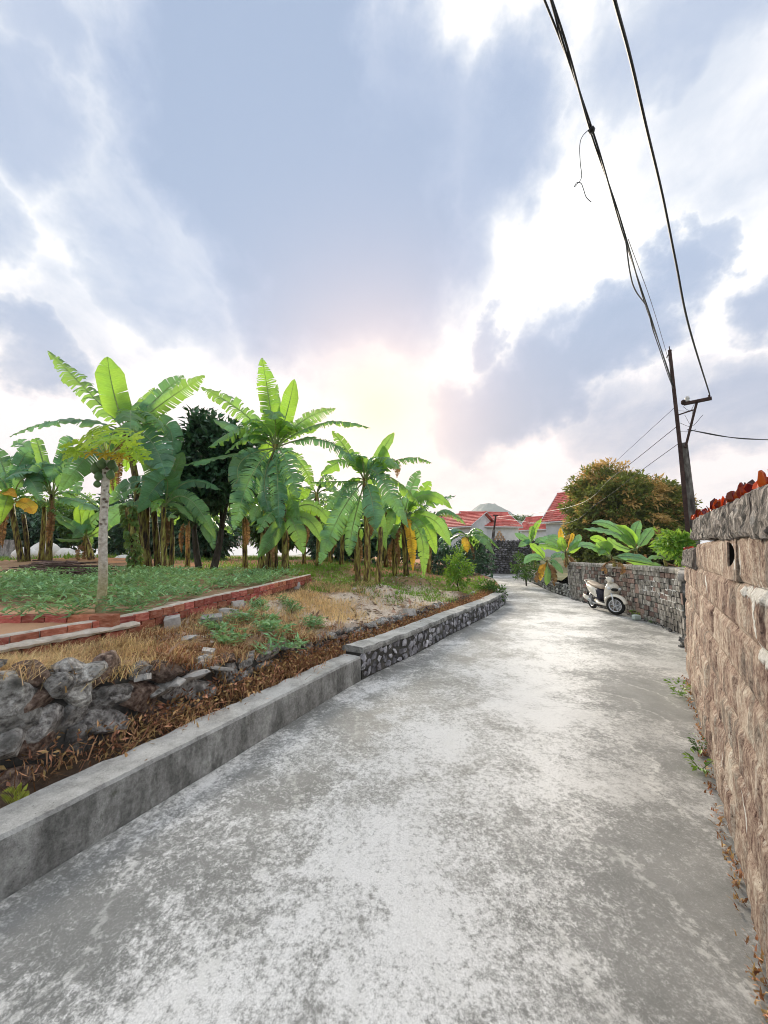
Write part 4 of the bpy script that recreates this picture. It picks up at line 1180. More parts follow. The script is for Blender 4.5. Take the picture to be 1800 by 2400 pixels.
for k, (lab, fu, fv, d, cu, cv, n, rl, sd) in enumerate([
    ('small banana plant seen between the two right-hand clumps', 905, 1322, 15, 905, 1195, 9, 1.7, 21),
    ('banana plant half hidden behind the leaning central clump', 800, 1322, 15, 798, 1200, 9, 1.6, 22),
    ('banana plant rising behind the middle gap, leaves against the bright sky', 745, 1325, 14, 742, 1160, 8, 1.5, 23),
    ('banana plant behind the small shrub at the left of the lane', 1005, 1335, 17, 1010, 1225, 9, 1.7, 24),
    ('banana plant filling the gap right of the dark tree', 575, 1328, 13, 572, 1200, 10, 1.4, 61), ('banana plant deep behind the two central clumps', 712, 1322, 16, 708, 1190, 12, 1.9, 62),
    ('short banana plant behind the leaning clump, lower leaves near the ground', 835, 1330, 13, 838, 1245, 10, 1.3, 63), ('banana plant between the dark tree and the tallest left plant', 440, 1328, 13.5, 440, 1210, 9, 1.5, 64),
    ('banana plant with low arching leaves right of the leaning clump', 925, 1335, 13.4, 922, 1255, 10, 1.3, 65), ('far banana plant seen over the grass between the clumps', 775, 1318, 18, 772, 1215, 12, 2.0, 66),
    ('banana clump with a yellow leaf left of the leaning post at the bend', 1092, 1335, 20, 1096, 1262, 11, 1.9, 25)]):
    banana(lab, fu, fv, d, cu, cv, [] if k < 10 else [(1092, 1268, -.5, 1096, 1295, -.6, .5, .2, .9, 'y')], .09, .07, seed=sd, rand=n, rlen=rl, kinds='gtgg', spread=(.1, 1.0))
# left edge group
banana('leftmost banana plant with a yellowing leaf, at the picture edge', 54, 1320, 12.4, 26, 1178, [
    (60, 1180, -.5, 78, 1205, -.7, .40, .1, .8, 'y'), (0, 1120, -.2, -40, 1150, -.4, .6, .4, .6, 't'), (50, 1080, .2, 80, 1060, .4, .55, .3, .7, 't'), (10, 1100, .2, -20, 1040, .2, .6, .2, .8, 't'),
    (60, 1120, -.3, 95, 1175, -.5, .6, .4, .7, 't'), (20, 1160, -.4, 0, 1230, -.6, .4, .1, .9, 'l'), (-10, 1110, .2, -50, 1090, .3, .5, .3, .5, 't'), (10, 1150, -.3, 40, 1165, -.5, .36, .1, .8, 'y')],
    .095, .07, seed=8, rand=6, rlen=1.7, kinds='tg', stems=((66, 1320, 54, 1205, .2),))
banana('banana plant with leaves fanned up beside the papaya, left of it', 114, 1312, 12.8, 122, 1165, [
    (150, 1060, .2, 164, 1022, .4, .46, .3, .8, 't'), (95, 1060, .1, 82, 1028, .1, .40, .2, .8, 'g'), (70, 1100, -.2, 20, 1130, -.4, .55, .5, .6, 't'), (150, 1080, .3, 176, 1062, .4, .42, .4, .6, 't'),
    (170, 1172, -.3, 232, 1196, -.5, .48, .2, .5, 't'), (60, 1080, .1, -5, 1092, .1, .6, .5, .4, 't'), (160, 1120, -.3, 185, 1160, -.6, .55, .4, .8, 't'), (100, 1100, -.4, 70, 1160, -.7, .55, .4, .8, 't'),
    (130, 1090, -.4, 118, 1130, -.7, .6, .3, .9, 't'), (70, 1060, .3, 30, 1040, .4, .6, .2, .7, 't')],
    .1, .07, seed=9, rand=7, rlen=1.8, kinds='tg', stems=((96, 1312, 104, 1170, .3),))
banana('young banana plant with a dark hooded leaf behind the stick pile', 215, 1308, 13.5, 200, 1262, [
    (175, 1235, -.2, 120, 1205, -.3, .4, .1, .6, 't'), (225, 1215, -.2, 300, 1180, -.4, .5, .2, .6, 't'), (190, 1225, .0, 186, 1175, .0, .4, .05, .9, 'l'), (200, 1240, -.3, 168, 1262, -.5, .45, .1, .7, 't'), (240, 1240, -.2, 262, 1215, -.3, .35, .1, .8, 'g'), (170, 1265, -.2, 130, 1262, -.3, .25, .1, .3, 'g'), (205, 1222, -.1, 215, 1190, -.1, .35, .1, .8, 'g')],
    .12, .09, seed=10, rand=2, rlen=1.0, kinds='tg')

# ------------------------------------------------------------------ papaya
pf = D(235, 1432, 4.1); pc = D(250, 1078, 4.1)
pp = thing('papaya_tree', 'slender papaya tree with pale scarred trunk and green fruit', 'papaya tree', pf)
def papaya_trunk():
    m, b = new_mat('papaya_bark')
    P = coords(b)
    sp = b.n('ShaderNodeSeparateXYZ'); b.put(sp.inputs[0], P)
    n = b.noise(P, 26, 6, .65)
    c = b.ramp(n, [(.3, (.33, .29, .23)), (.5, (.58, .55, .48)), (.7, (.76, .74, .68))])
    v = b.n('ShaderNodeTexVoronoi'); b.put(v.inputs['Vector'], b.vm('MULTIPLY', P, (16, 16, 19)))
    v.inputs['Scale'].default_value = 1.0
    scar = b.m('MULTIPLY', b.sst(v.outputs['Distance'], .42, .18), b.sst(sp.outputs[2], 1.6, 2.2))
    c = b.mix(b.m('MULTIPLY', scar, .95), c, (.10, .07, .05))
    c = b.mix(b.sst(sp.outputs[2], 1.75, 1.3), c, b.ramp(n, [(.3, (.25, .22, .10)), (.7, (.52, .48, .30))]))
    finish(b, c, .85, .2, b.m('SUBTRACT', n, scar), .6, .015)
    return m
P_ = smooth_pts([pf - Vector((0, 0, .1)), pf + Vector((0, 0, .35)), pf.lerp(pc, .5) + Vector((-.005, 0, 0)), pc], 9)
mb = MB(); n = len(P_)
mb.tube(P_, [(.050 - .013 * i / n + (.010 if i < 2 else 0)) * (1 + .035 * math.sin(i * 2.6)) for i in range(n)], 16)
mb.build('trunk', papaya_trunk(), pp, True)
fruit_mat = M('papaya_skin', [(.3, (.06, .12, .05)), (.6, (.13, .22, .09)), (.8, (.24, .30, .14))], 6, rough=.55, bscale=30, bstr=.15, var='obj', vr=(.8, 1.25))
for (u, v, dd, sx, sz) in [(225, 1098, -.02, .052, .078), (239, 1086, -.07, .048, .065), (262, 1088, -.06, .045, .06), (231, 1116, -.05, .042, .055), (259, 1112, -.05, .042, .062), (228, 1134, -.03, .038, .045), (266, 1096, .06, .05, .06), (244, 1092, .07, .05, .07), (232, 1104, .06, .05, .06)]:
    c = D(u, v, 4.1 + dd); mb = MB()
    prof = [(-1, .02), (-.92, .34), (-.6, .78), (-.2, 1), (.25, .88), (.65, .55), (.92, .22), (1, .02)]
    mb.lathe(c, (Vector((0, 0, 1)) + Vector(((u - 246) * .008, 0, 0))), [(h * sz, r * sx) for h, r in prof], 12)
    mb.build('fruit', fruit_mat, pp, True)
pap_leaf = LEAF('papaya_leaf', (.24, .44, .04), (.40, .60, .07), (.62, .80, .08), .45, .5, .35, 'obj', (.85, 1.15), .012, 18)
pap_yel = LEAF('papaya_leaf_yellow', (.42, .30, .03), (.58, .42, .05), (.8, .6, .08), .4, .6, .3, 'obj', (.8, 1.15), .012, 18)
def papaya_leaf(c, nrm, up, R, mat, seed, start):
    """deeply lobed, hand-shaped leaf on a long stalk"""
    r = random.Random(seed); nrm = nrm.normalized()
    x = nrm.cross(up).normalized(); y = x.cross(nrm).normalized()
    V = [c]; Fc = []
    lobes = 7
    for k in range(lobes):
        a = math.radians(-140 + 280 * k / (lobes - 1)); L = R * (1 - .3 * abs(a) / 2.5) * r.uniform(.85, 1.1)
        d = y * math.cos(a) + x * math.sin(a); s_ = (x * math.cos(a) - y * math.sin(a))
        prof = [(.22, .09), (.42, .12), (.5, .26), (.62, .11), (.7, .20), (.8, .08), (.88, .10)]
        pr, pl = 0, 0
        ids_l, ids_c, ids_r = [], [], []
        for t, w in prof:
            sag = nrm * (-.12 * R * t * t + .06 * R * math.sin(a * 3 + seed))
            ids_c.append(len(V)); V.append(c + d * L * t + sag + nrm * .012)
            ids_r.append(len(V)); V.append(c + d * L * (t + .02) + s_ * w * L + sag)
            ids_l.append(len(V)); V.append(c + d * L * (t + .02) - s_ * w * L + sag)
        tip = len(V); V.append(c + d * L - nrm * .14 * R)
        for ids in (ids_r, ids_l):
            sgn = 1 if ids is ids_r else -1
            f = (0, ids_c[0], ids[0]); Fc.append(f[::sgn])
            for j in range(len(prof) - 1):
                f = (ids_c[j], ids_c[j + 1], ids[j + 1], ids[j]); Fc.append(f[::sgn])
            f = (ids_c[-1], tip, ids[-1]); Fc.append(f[::sgn])
    mb = MB(); mid = start.lerp(c, .5) + Vector((0, 0, .03)); mb.tube([start, mid, c], [.008, .006, .005], 5)
    k0 = len(V); V += [Vector(p) for p in mb.v]; n0 = len(Fc); Fc += [tuple(i + k0 for i in f) for f in mb.f]
    mesh('leaf', V, Fc, None, pp, False, [mat, pap_stalk], [0] * n0 + [1] * len(mb.f))
pap_stalk = PLAIN('papaya_stalk', (.45, .50, .18), .6)
rr = random.Random(8)
for (u, v, dd, R) in [(186, 1040, -.05, .23), (206, 1018, .08, .23), (236, 1004, .12, .23), (266, 1010, .12, .23), (296, 1030, 0, .23), (314, 1056, -.05, .20), (216, 1024, -.2, .23), (262, 1022, -.22, .23), (248, 1036, .28, .23), (190, 1060, .16, .20), (300, 1048, .2, .21), (238, 1036, -.32, .20), (178, 1058, -.14, .17), (322, 1072, .05, .17)]:
    c = D(u, v, 4.1 + dd); out = (c - pc); out.z = 0
    papaya_leaf(c, Vector((0, 0, .75)) + out * .7 + Vector((rr.uniform(-.6, .6), -.5 + rr.uniform(-.8, .5), rr.uniform(-.2, .2))), out if out.length > .02 else Vector((0, -1, 0)), R, pap_leaf, rr.randrange(999), pc + Vector((0, 0, .02)))
for (u, v, dd, R) in [(214, 1060, -.08, .13), (244, 1064, -.16, .11), (280, 1068, -.06, .12)]:
    c = D(u, v, 4.1 + dd); out = (c - pc); out.z = 0
    papaya_leaf(c, Vector((0, 0, 1)) + out * 2.5 + Vector((0, -.8, 0)), out, R, pap_yel, rr.randrange(999), pc)

# ------------------------------------------------------------------ broadleaf trees and shrubs
bark = M('dark_bark', [(.3, (.03, .026, .022)), (.6, (.09, .08, .07)), (.8, (.22, .21, .19))], 9, bscale=30, bstr=.9, bdist=.02, stretch=(1, 1, .4))
def crown_mesh(name, mat, parent, c, R, clumps, per, size, seed, shell=.55, cl_r=.3, flat=1.0, out=.7, bottom=-.9, wl=.45):
    """leaves gathered in clumps over an uneven crown"""
    rs = np.random.RandomState(seed)
    d = unit(rs, clumps * 2); d = d[d[:, 2] > bottom][:clumps]; k = len(d)
    rad = rs.uniform(shell, 1.0, k) * (1 + .12 * np.sin(d[:, 0] * 5 + seed) + .10 * np.cos(d[:, 2] * 6 + d[:, 1] * 4))
    cc = np.array(c) + d * rad[:, None] * np.array(R)
    P = np.repeat(cc, per, 0); m = len(P); o = unit(rs, m) * (rs.uniform(0, 1, m) ** .5)[:, None] * cl_r
    o[:, 2] *= .7 * flat
    Dv = unit(rs, m) * .8 + np.repeat(d, per, 0) * out + o / cl_r * .6 + np.array([0, 0, -.15])
    V, Fc = scatter_leaves(P + o, Dv, unit(rs, m) * .7 + np.repeat(d, per, 0) * .6 + np.array([0, 0, .6]), rs.uniform(.7, 1.3, m) * size, rs.uniform(.8, 1.2, m) * size * wl)
    return mesh(name, V, Fc, mat, parent), cc
def limbs(parent, foot_, targets, r0, mat=bark, seed=0, name='trunk', top=None):
    r = random.Random(seed); mb = MB()
    top = top or foot_ + Vector((0, 0, 1.2))
    mb.tube(smooth_pts([foot_ - Vector((0, 0, .2)), foot_.lerp(top, .5) + Vector((r.uniform(-.05, .05), 0, 0)), top], 4), [r0 * (1.25 - .06 * i) for i in range(9)], 9)
    for t in targets:
        t = Vector(t); m = top.lerp(t, .5) + Vector((r.uniform(-.15, .15), r.uniform(-.15, .15), .1))
        mb.tube(smooth_pts([top - Vector((0, 0, .1)), m, t], 4), [r0 * .62 * (1 - .1 * i) for i in range(9)], 6)
    return mb.build(name, mat, parent, True)
leaf_dark = LEAF('dark_glossy_leaf', (.03, .08, .045), (.075, .165, .09), (.06, .14, .03), .15, .35, .6, 'island', (.5, 1.6), .03, 3)
tf = PLANT['T']
dt = thing('dark_leaved_tree', 'dark glossy-leaved round tree between the left and central banana plants', 'tree', tf)
cen = D(500, 1090, 11.6)
limbs(dt, D(470, 1336, 11.6), [cen + Vector((-.6, .2, -.2)), cen + Vector((-.2, 0, .7))], .09, seed=1, top=D(455, 1240, 11.6))
limbs(dt, D(497, 1338, 11.6), [cen + Vector((.5, .1, 0)), cen + Vector((.2, .3, .9))], .10, seed=2, top=D(520, 1235, 11.7))
_, cc = crown_mesh('crown', leaf_dark, dt, cen, (1.45, 1.15, 1.52), 340, 22, .25, 3, .5, .30, bottom=-1, wl=.55)

leaf_longan = LEAF('longan_leaf', (.10, .14, .028), (.24, .27, .065), (.3, .34, .06), .32, .5, .4, 'island', (.55, 1.5), .03, 2)
leaf_flush = LEAF('longan_new_leaf', (.52, .34, .11), (.72, .50, .20), (.7, .48, .16), .32, .55, .3, 'island', (.65, 1.25), .008, 2)
lf = Vector((14.9, 22.5, 1.3))
lt = thing('longan_tree', 'big domed tree with orange new leaves behind the grey wall', 'tree', lf)
lc = D(1456, 1226, 22.5)
limbs(lt, lf, [lc + Vector((-1.5, 0, .5)), lc + Vector((1.5, .3, .5)), lc + Vector((0, -.8, 1.6)), lc + Vector((.3, .8, 1.2))], .3, seed=3, top=lf + Vector((0, 0, 1.5)))
crown_mesh('crown', leaf_longan, lt, lc, (3.05, 3.1, 3.2), 1000, 40, .27, 4, .66, .48, bottom=-.75)
crown_mesh('new_leaves', leaf_flush, lt, lc + Vector((0, 0, .05)), (3.1, 3.15, 3.25), 230, 46, .22, 9, .94, .40, bottom=-.5)

leaf_bush = LEAF('bush_leaf', (.03, .085, .02), (.07, .16, .04), (.14, .26, .03), .3, .5, .4, 'island', (.55, 1.5), .03, 3)
leaf_bright = LEAF('bright_leaf', (.08, .20, .03), (.16, .32, .05), (.35, .55, .06), .4, .5, .4, 'island', (.6, 1.4), .03, 3)
def bush(name, label, c, R, clumps, per, size, seed, mat=leaf_bush, cat='bush', group=None, trunk=True, cl=.3, shell=.4):
    foot_ = Vector((c[0], c[1], c[2] - R[2]))
    t = thing(name, label, cat, foot_, group); c = Vector(c)
    if trunk: limbs(t, foot_, [c + Vector((R[0] * .4, 0, 0)), c + Vector((-R[0] * .4, 0, .1))], max(.02, R[0] * .05), seed=seed, top=foot_.lerp(c, .5))
    crown_mesh('crown', mat, t, c, R, clumps, per, size, seed, shell, cl, bottom=-.95)
    return t
bush('small_shrub', 'small bright green shrub standing alone by the lane on the left', D(1075, 1335, 11.5), (.42, .42, .62), 70, 16, .11, 31, leaf_bright, 'shrub', cl=.14)
bush('kerb_shrub', 'leafy shrub growing over the far end of the stone kerb', D(1155, 1388, 12.6), (.45, .5, .42), 60, 16, .10, 32, leaf_bush, 'shrub', cl=.15)
bush('kerb_shrub', 'upright light green shrub beside the far end of the stone kerb', D(1130, 1378, 13.6), (.3, .3, .45), 30, 14, .12, 33, leaf_bright, 'shrub', cl=.14)
bush('hedge_bush', 'dark bushy thicket left of the leaning post at the bend', D(1105, 1312, 21), (1.4, 1.4, 1.1), 120, 18, .2, 34, leaf_dark, 'bush', cl=.35)
bush('hedge_bush', 'dark low thicket directly behind the small bright shrub', D(1050, 1318, 19), (1.3, 1.1, .9), 100, 18, .2, 35, leaf_dark, 'bush', cl=.35)
bush('wall_bush', 'green bush above the low rubble wall at the right of the bend', D(1232, 1332, 19), (.7, .8, .7), 60, 16, .14, 36, leaf_bush, 'bush', cl=.22)
bush('wall_bush', 'bright trailing creeper on the corner of the brown wall', D(1592, 1280, 7.6), (.33, .36, .30), 46, 15, .14, 37, leaf_bright, 'creeper', trunk=False, cl=.14)

# ------------------------------------------------------------------ young bananas above the grey wall
GR = 'young banana plants above the grey wall'
banana('young banana with blue-green leaves fanned over the middle of the grey wall', 1500, 1318, 11.2, 1490, 1290, [
    (1440, 1250, -.1, 1367, 1240, -.2, .28, .1, .5, 't'), (1440, 1235, .1, 1386, 1226, .1, .30, .1, .6, 't'), (1478, 1252, -.2, 1442, 1232, -.3, .25, .05, .7, 'l'), (1488, 1250, .1, 1500, 1220, .1, .30, .05, .9, 't'),
    (1512, 1260, .1, 1530, 1236, .1, .30, .05, .9, 't'), (1450, 1280, -.3, 1424, 1260, -.4, .28, .05, .7, 'g'), (1475, 1270, -.2, 1454, 1252, -.3, .23, .05, .8, 'g')], .05, .04, seed=41, group=GR, dead=2, rlen=.5)
banana('young banana with a glossy leaf lying along the top of the grey wall', 1440, 1318, 10.8, 1432, 1308, [
    (1480, 1304, -.2, 1528, 1318, -.4, .28, .1, .55, 't'), (1412, 1285, -.2, 1398, 1272, -.3, .31, .05, .9, 'g'), (1420, 1280, -.1, 1404, 1302, -.3, .33, .05, .9, 'g'), (1385, 1280, -.1, 1356, 1282, -.3, .26, .1, .6, 't'),
    (1412, 1270, .1, 1382, 1262, .1, .25, .1, .8, 'l'), (1520, 1322, -.3, 1545, 1332, -.5, .20, .1, .7, 'g')], .05, .04, seed=42, group=GR, dead=2, rlen=.45)
banana('young banana with one big upright lime green leaf by the brown wall', 1568, 1325, 9.0, 1562, 1312, [
    (1566, 1290, -.2, 1574, 1254, -.2, .33, .02, 1.0, 'l'), (1540, 1280, .2, 1555, 1255, .4, .16, .05, .6, 'g'), (1540, 1305, -.2, 1520, 1312, -.4, .16, .1, .6, 'g')], .045, .035, seed=43, group=GR, dead=1, rlen=.4)
banana('young banana with bright broad leaves at the left end of the grey wall', 1330, 1316, 14.6, 1326, 1296, [
    (1292, 1282, -.1, 1257, 1280, -.2, .30, .03, .6, 'l'), (1318, 1278, -.1, 1314, 1258, -.1, .34, .03, 1.0, 'l'), (1345, 1285, .1, 1362, 1268, .1, .30, .03, .8, 'l'), (1350, 1270, .3, 1358, 1252, .4, .28, .05, .8, 't'),
    (1316, 1265, .2, 1314, 1235, .3, .23, .2, .8, 'y'), (1298, 1270, .4, 1260, 1262, .5, .33, .2, .6, 't'), (1340, 1262, .5, 1340, 1250, .5, .16, .1, .8, 'y')], .06, .045, seed=44, group=GR, dead=3, rlen=.6)
banana('young banana with yellowed hanging leaves above the low rubble wall', 1285, 1345, 16.5, 1282, 1318, [
    (1250, 1305, -.1, 1228, 1322, -.3, .34, .1, .8, 't'), (1270, 1335, -.2, 1266, 1362, -.3, .30, .3, .9, 'y'), (1284, 1345, -.3, 1280, 1372, -.4, .28, .1, 1.0, 'g'), (1300, 1320, -.3, 1320, 1345, -.5, .33, .2, .8, 't'),
    (1262, 1290, .2, 1240, 1275, .2, .34, .1, .7, 'l'), (1310, 1300, .1, 1330, 1320, .0, .30, .3, .7, 't'), (1295, 1340, -.3, 1300, 1375, -.4, .33, .8, .9, 'd'), (1262, 1345, -.2, 1258, 1366, -.3, .25, .8, .9, 'd')], .07, .05, seed=45, group=GR, dead=4, rlen=.7)
banana('tall thin banana with a torn upright leaf beside the right-hand house', 1255, 1330, 20, 1246, 1278, [
    (1252, 1245, .0, 1270, 1215, .0, .33, .5, .9, 'l'), (1245, 1250, .1, 1248, 1232, .1, .30, .3, .9, 'g'), (1228, 1262, -.2, 1206, 1250, -.3, .38, .1, .7, 't'), (1270, 1265, .0, 1290, 1275, .0, .41, .2, .7, 't'), (1235, 1270, -.2, 1215, 1282, -.3, .38, .1, .7, 't'), (1290, 1258, .2, 1310, 1262, .2, .34, .2, .7, 't')], .07, .05, seed=46, group=GR, dead=1, rlen=.7)

# ------------------------------------------------------------------ utility pole with crossarm
pole_conc = M('pole_concrete', [(.36, (.05, .045, .042)), (.5, (.15, .135, .125)), (.66, (.32, .305, .285))], 9, bscale=30, bstr=.5, stretch=(1, 1, .3), dark=dict(scale=3, a=.5, b=.62, col=(.05, .035, .035), f=.8, stretch=(2, 2, .15)))
rust = M('rusty_steel', [(.3, (.035, .02, .018)), (.6, (.075, .045, .04)), (.8, (.13, .07, .055))], 12, rough=.8, bstr=.3, bscale=60)
PB = Vector((7.62, 8.95, 1.0))
up = thing('utility_pole', 'tall concrete utility pole with a steel crossarm behind the brown wall', 'utility pole', PB)
def pz(v):   # height on the pole at a survey row
    r = ray(1600, v); return EYE + r.z * (PB.y / r.y)
zt, zs = pz(822), pz(1040)
side = Vector((.77, -.64, 0))      # crossarm direction, seen nearly broadside
def rectring(c, w, d):
    e = Vector((-side.y, side.x, 0))
    return [c + side * a * w + e * b_ * d for a, b_ in ((-.5, -.5), (.5, -.5), (.5, .5), (-.5, .5))]
mb = MB(); mb.loft([rectring(PB + Vector((0, 0, -.5)) + side * .03, .22, .18), rectring(Vector((PB.x, PB.y, 2.3)) + side * .02, .19, .16), rectring(Vector((PB.x, PB.y, zs - .05)) - side * .0, .15, .14), rectring(Vector((PB.x, PB.y, zs + .02)) - side * .01, .09, .1)])
mb.build('concrete_post', pole_conc, up)
mb = MB(); a0 = Vector((PB.x, PB.y, 0)) - side * .10 + Vector((side.y, -side.x, 0)) * .12
for off in (0,):
    mb.loft([rectring(a0 + Vector((0, 0, .6)), .09, .07), rectring(a0 + side * .02 + Vector((0, 0, zs)), .085, .07), rectring(a0 + side * .0 + Vector((0, 0, zt)), .075, .06)])
mb.build('steel_mast', rust, up)
mb = MB(); mb.tube([a0 + Vector((0, 0, zt - .05)), a0 + Vector((.0, 0, zt + .1))], .012, 5)
mb.hull([a0 + side * (-.08 + .1 * i) + Vector((0, 0, zt - .2 + .16 * i + .03 * j)) + Vector((side.y, -side.x, 0)) * .03 * (j - .5) for i in (0, 1) for j in (0, 1)] + [a0 + side * .05 + Vector((0, 0, zt - .02))])
mb.build('mast_cap', rust, up)
za = pz(952); arm0 = a0 + side * .17 + Vector((0, 0, za)); arm1 = a0 + side * .70 + Vector((0, 0, za))
mb = MB(); mb.loft([[arm0 + Vector((0, 0, dz)) + Vector((-side.y, side.x, 0)) * dy for dy, dz in ((-.04, -.035), (.04, -.035), (.04, .035), (-.04, .035))], [arm1 + Vector((0, 0, dz)) + Vector((-side.y, side.x, 0)) * dy for dy, dz in ((-.04, -.035), (.04, -.035), (.04, .035), (-.04, .035))]])
mb.build('crossarm', rust, up)
mb = MB(); mb.tube([a0 + side * .12 + Vector((0, 0, pz(1052))), a0 + side * .42 + Vector((0, 0, za - .03))], .028, 5); mb.build('brace', rust, up)
mb = MB(); mb.tube([a0 + side * .02 + Vector((0, 0, pz(975))), a0 + side * .34 + Vector((0, 0, pz(970)))], .018, 5); mb.build('tie_bar', rust, up)
porcelain = PLAIN('insulator_glaze', (.55, .53, .50), .3, .5)
mb = MB(); mb.lathe(arm0 + side * .08 + Vector((0, 0, .02)), (0, 0, 1), [(0, .03), (.03, .05), (.05, .05), (.06, .035), (.09, .05), (.11, .05), (.15, .03), (.17, .005)], 12); mb.build('insulator', porcelain, up, True)
mb = MB(); mb.lathe(arm0 + side * .0 + Vector((0, 0, -.02)), (0, 0, 1), [(0, .03), (.04, .055), (.1, .05), (.13, .02)], 10); mb.lathe(arm1 - side * .04 + Vector((0, 0, .035)), (0, 0, 1), [(0, .02), (.05, .025), (.07, .008)], 8); mb.build('clamp', rust, up)
mb = MB()
for k in range(5):
    q = a0 + side * .1 + Vector((0, 0, za - .1 - .13 * k)); r = random.Random(k)
    mb.tube(smooth_pts([q + Vector((r.uniform(-.1, .1), 0, r.uniform(-.1, .1))), q + side * .18 + Vector((0, 0, r.uniform(-.25, .1))), q + side * r.uniform(.2, .55) + Vector((0, 0, r.uniform(-.1, .25)))], 5), .005, 4)
black_cable = PLAIN('black_cable', (.03, .03, .035), .55, .3)
mb.build('loose_wires', black_cable, up)

def cable(name, label, pts, r, n=10, seg=6, tw=None, cat='cable', group=None, wob=0.0):
    P = smooth_pts(pts, n)
    root = Vector(pts[0])
    mb = MB()
    if tw:
        N = tw[0]
        for k in range(N):
            Q = []
            for i, p in enumerate(P):
                t = (P[min(i + 1, len(P) - 1)] - P[max(i - 1, 0)]).normalized(); x = t.cross(Vector((0, 0, 1))).normalized(); y_ = t.cross(x)
                a = i * tw[2] + 2 * PI * k / N
                Q.append(p + (x * math.cos(a) + y_ * math.sin(a)) * tw[1])
            mb.tube(Q, r, seg)
    else: mb.tube(P, r, seg)
    return tag(mb.build(name, black_cable), label, cat, group)
# sight lines over the lane to the next pole behind the viewer; heights along the span
def at_h(u, v, z): return G(u, v, z)
WG = 'overhead cables'
p0 = a0 + Vector((0, 0, pz(905)))
def span(start, over, zo, pix, ext=9.0):
    # points of a cable hanging in one upright plane from start past the point 'over' at height zo
    e = G(over[0], over[1], zo); h = (e - start); h.z = 0; h.normalize(); nrm = Vector((-h.y, h.x, 0))
    out = [start]; o = Vector((0, 0, EYE))
    for u, v in pix:
        r = ray(u, v); out.append(o + r * ((start - o).dot(nrm) / r.dot(nrm)))
    out.append(e)
    d = (out[-1] - out[-2]).normalized()
    if ext: out += [e + d * .8, e + d * ext * .5 + Vector((0, 0, .25)), e + d * ext + Vector((0, 0, .8))]
    return out
cable('cable_bundle', 'thick twisted cable bundle running overhead from the mast, the left of the two', span(p0, (1292, 0), 5.9, [(1540, 790), (1506, 690), (1466, 560), (1426, 430), (1384, 300), (1338, 150)]), .0085, 8, 6, (2, .009, .25), group=WG)
cable('cable', 'single straight cable from the crossarm end over the lane to the right', span(arm1 + Vector((-.04, 0, .1)), (1440, 0), 6.2, [(1616, 770), (1585, 620), (1553, 460), (1515, 300), (1478, 140)]), .0135, 8, 6, group=WG)
cable('slack_cable', 'slack wavy cable hanging beside the bundle near the mast', span(p0 - Vector((0, 0, .1)), (1466, 558), 5.4, [(1566, 880), (1548, 825), (1530, 772), (1517, 722), (1490, 682), (1477, 640)], 0), .008, 6, 5, group=WG)
cable('cable', 'thinner cable splitting from the bundle towards the top of the picture', span(span(p0, (1292, 0), 5.9, [(1384, 300)])[1], (1276, 0), 5.85, [(1352, 195), (1312, 90)]), .008, 8, 6, group=WG)
cable('thin_wire', 'thin wire from the mast top following the bundle', span(a0 + Vector((0, 0, pz(870))), (1472, 560), 5.5, [(1530, 720)], 0), .004, 8, 4, group=WG)
kq = span(p0, (1292, 0), 5.9, [(1384, 300)])[1]; kd = kq.length
kdep = (kq - Vector((0, 0, EYE))).length / ray(1384, 300).length
hang = [D(u, v, kdep) for u, v in [(1385, 300), (1366, 318), (1359, 340), (1360, 380), (1363, 415), (1352, 432), (1346, 438), (1352, 428), (1362, 430), (1368, 445), (1374, 462), (1386, 474)]]
cable('wire_tail', 'curled loose wire end dangling from the knot in the bundle', hang, .0035, 5, 5, group=WG)
mb = MB(); mb.lathe(kq - Vector((.01, .02, .03)), (.5, .55, .3), [(0, .012), (.02, .028), (.05, .03), (.075, .014)], 8)
tag(mb.build('cable_knot', black_cable), 'dark knot tied round the overhead cable bundle', 'knot')
far = [((1098, 1330), 20)]
SW = 'service wires to the houses'
cable('service_wire', 'uppermost service wire sloping from the pole down behind the round tree', [a0 + Vector((0, 0, pz(955))), D(1440, 1085, 14), D(1300, 1215, 22), D(1180, 1232, 30)], .007, 8, 4, group=SW)
cable('service_wire', 'middle service wire crossing in front of the round tree', [a0 + Vector((0, 0, pz(1000))), D(1440, 1115, 11), D(1330, 1190, 15), D(1160, 1212, 27)], .009, 8, 4, group=SW)
cable('service_wire', 'lowest service wire crossing low in front of the round tree', [a0 + Vector((0, 0, pz(1040))), D(1500, 1105, 11), D(1400, 1180, 14), D(1310, 1228, 17), D(1162, 1214, 27)], .009, 8, 4, group=SW)
cable('service_wire', 'wire leaving the pole to the right edge of the picture', [a0 + side * .2 + Vector((0, 0, pz(1012))), D(1720, 1026, 9.6), D(1830, 1032, 10.5), D(2000, 1040, 12)], .012, 8, 5, (2, .007, .5), group=SW)

# leaning post at the bend
lp0 = D(1146, 1330, 25); lp1 = D(1162, 1208, 25.5)
lp = thing('leaning_post', 'thin grey post leaning beside the stone wall at the bend', 'post', lp0)
mb = MB(); mb.tube([lp0 - Vector((0, 0, .3)), lp0.lerp(lp1, .72)], [.13, .10], 7); mb.build('concrete_post', pole_conc, lp)
mb = MB(); mb.tube([lp0.lerp(lp1, .68), lp1], [.07, .06], 6); mb.box(lp1, (.35, .08, .08)); mb.build('steel_mast', rust, lp)

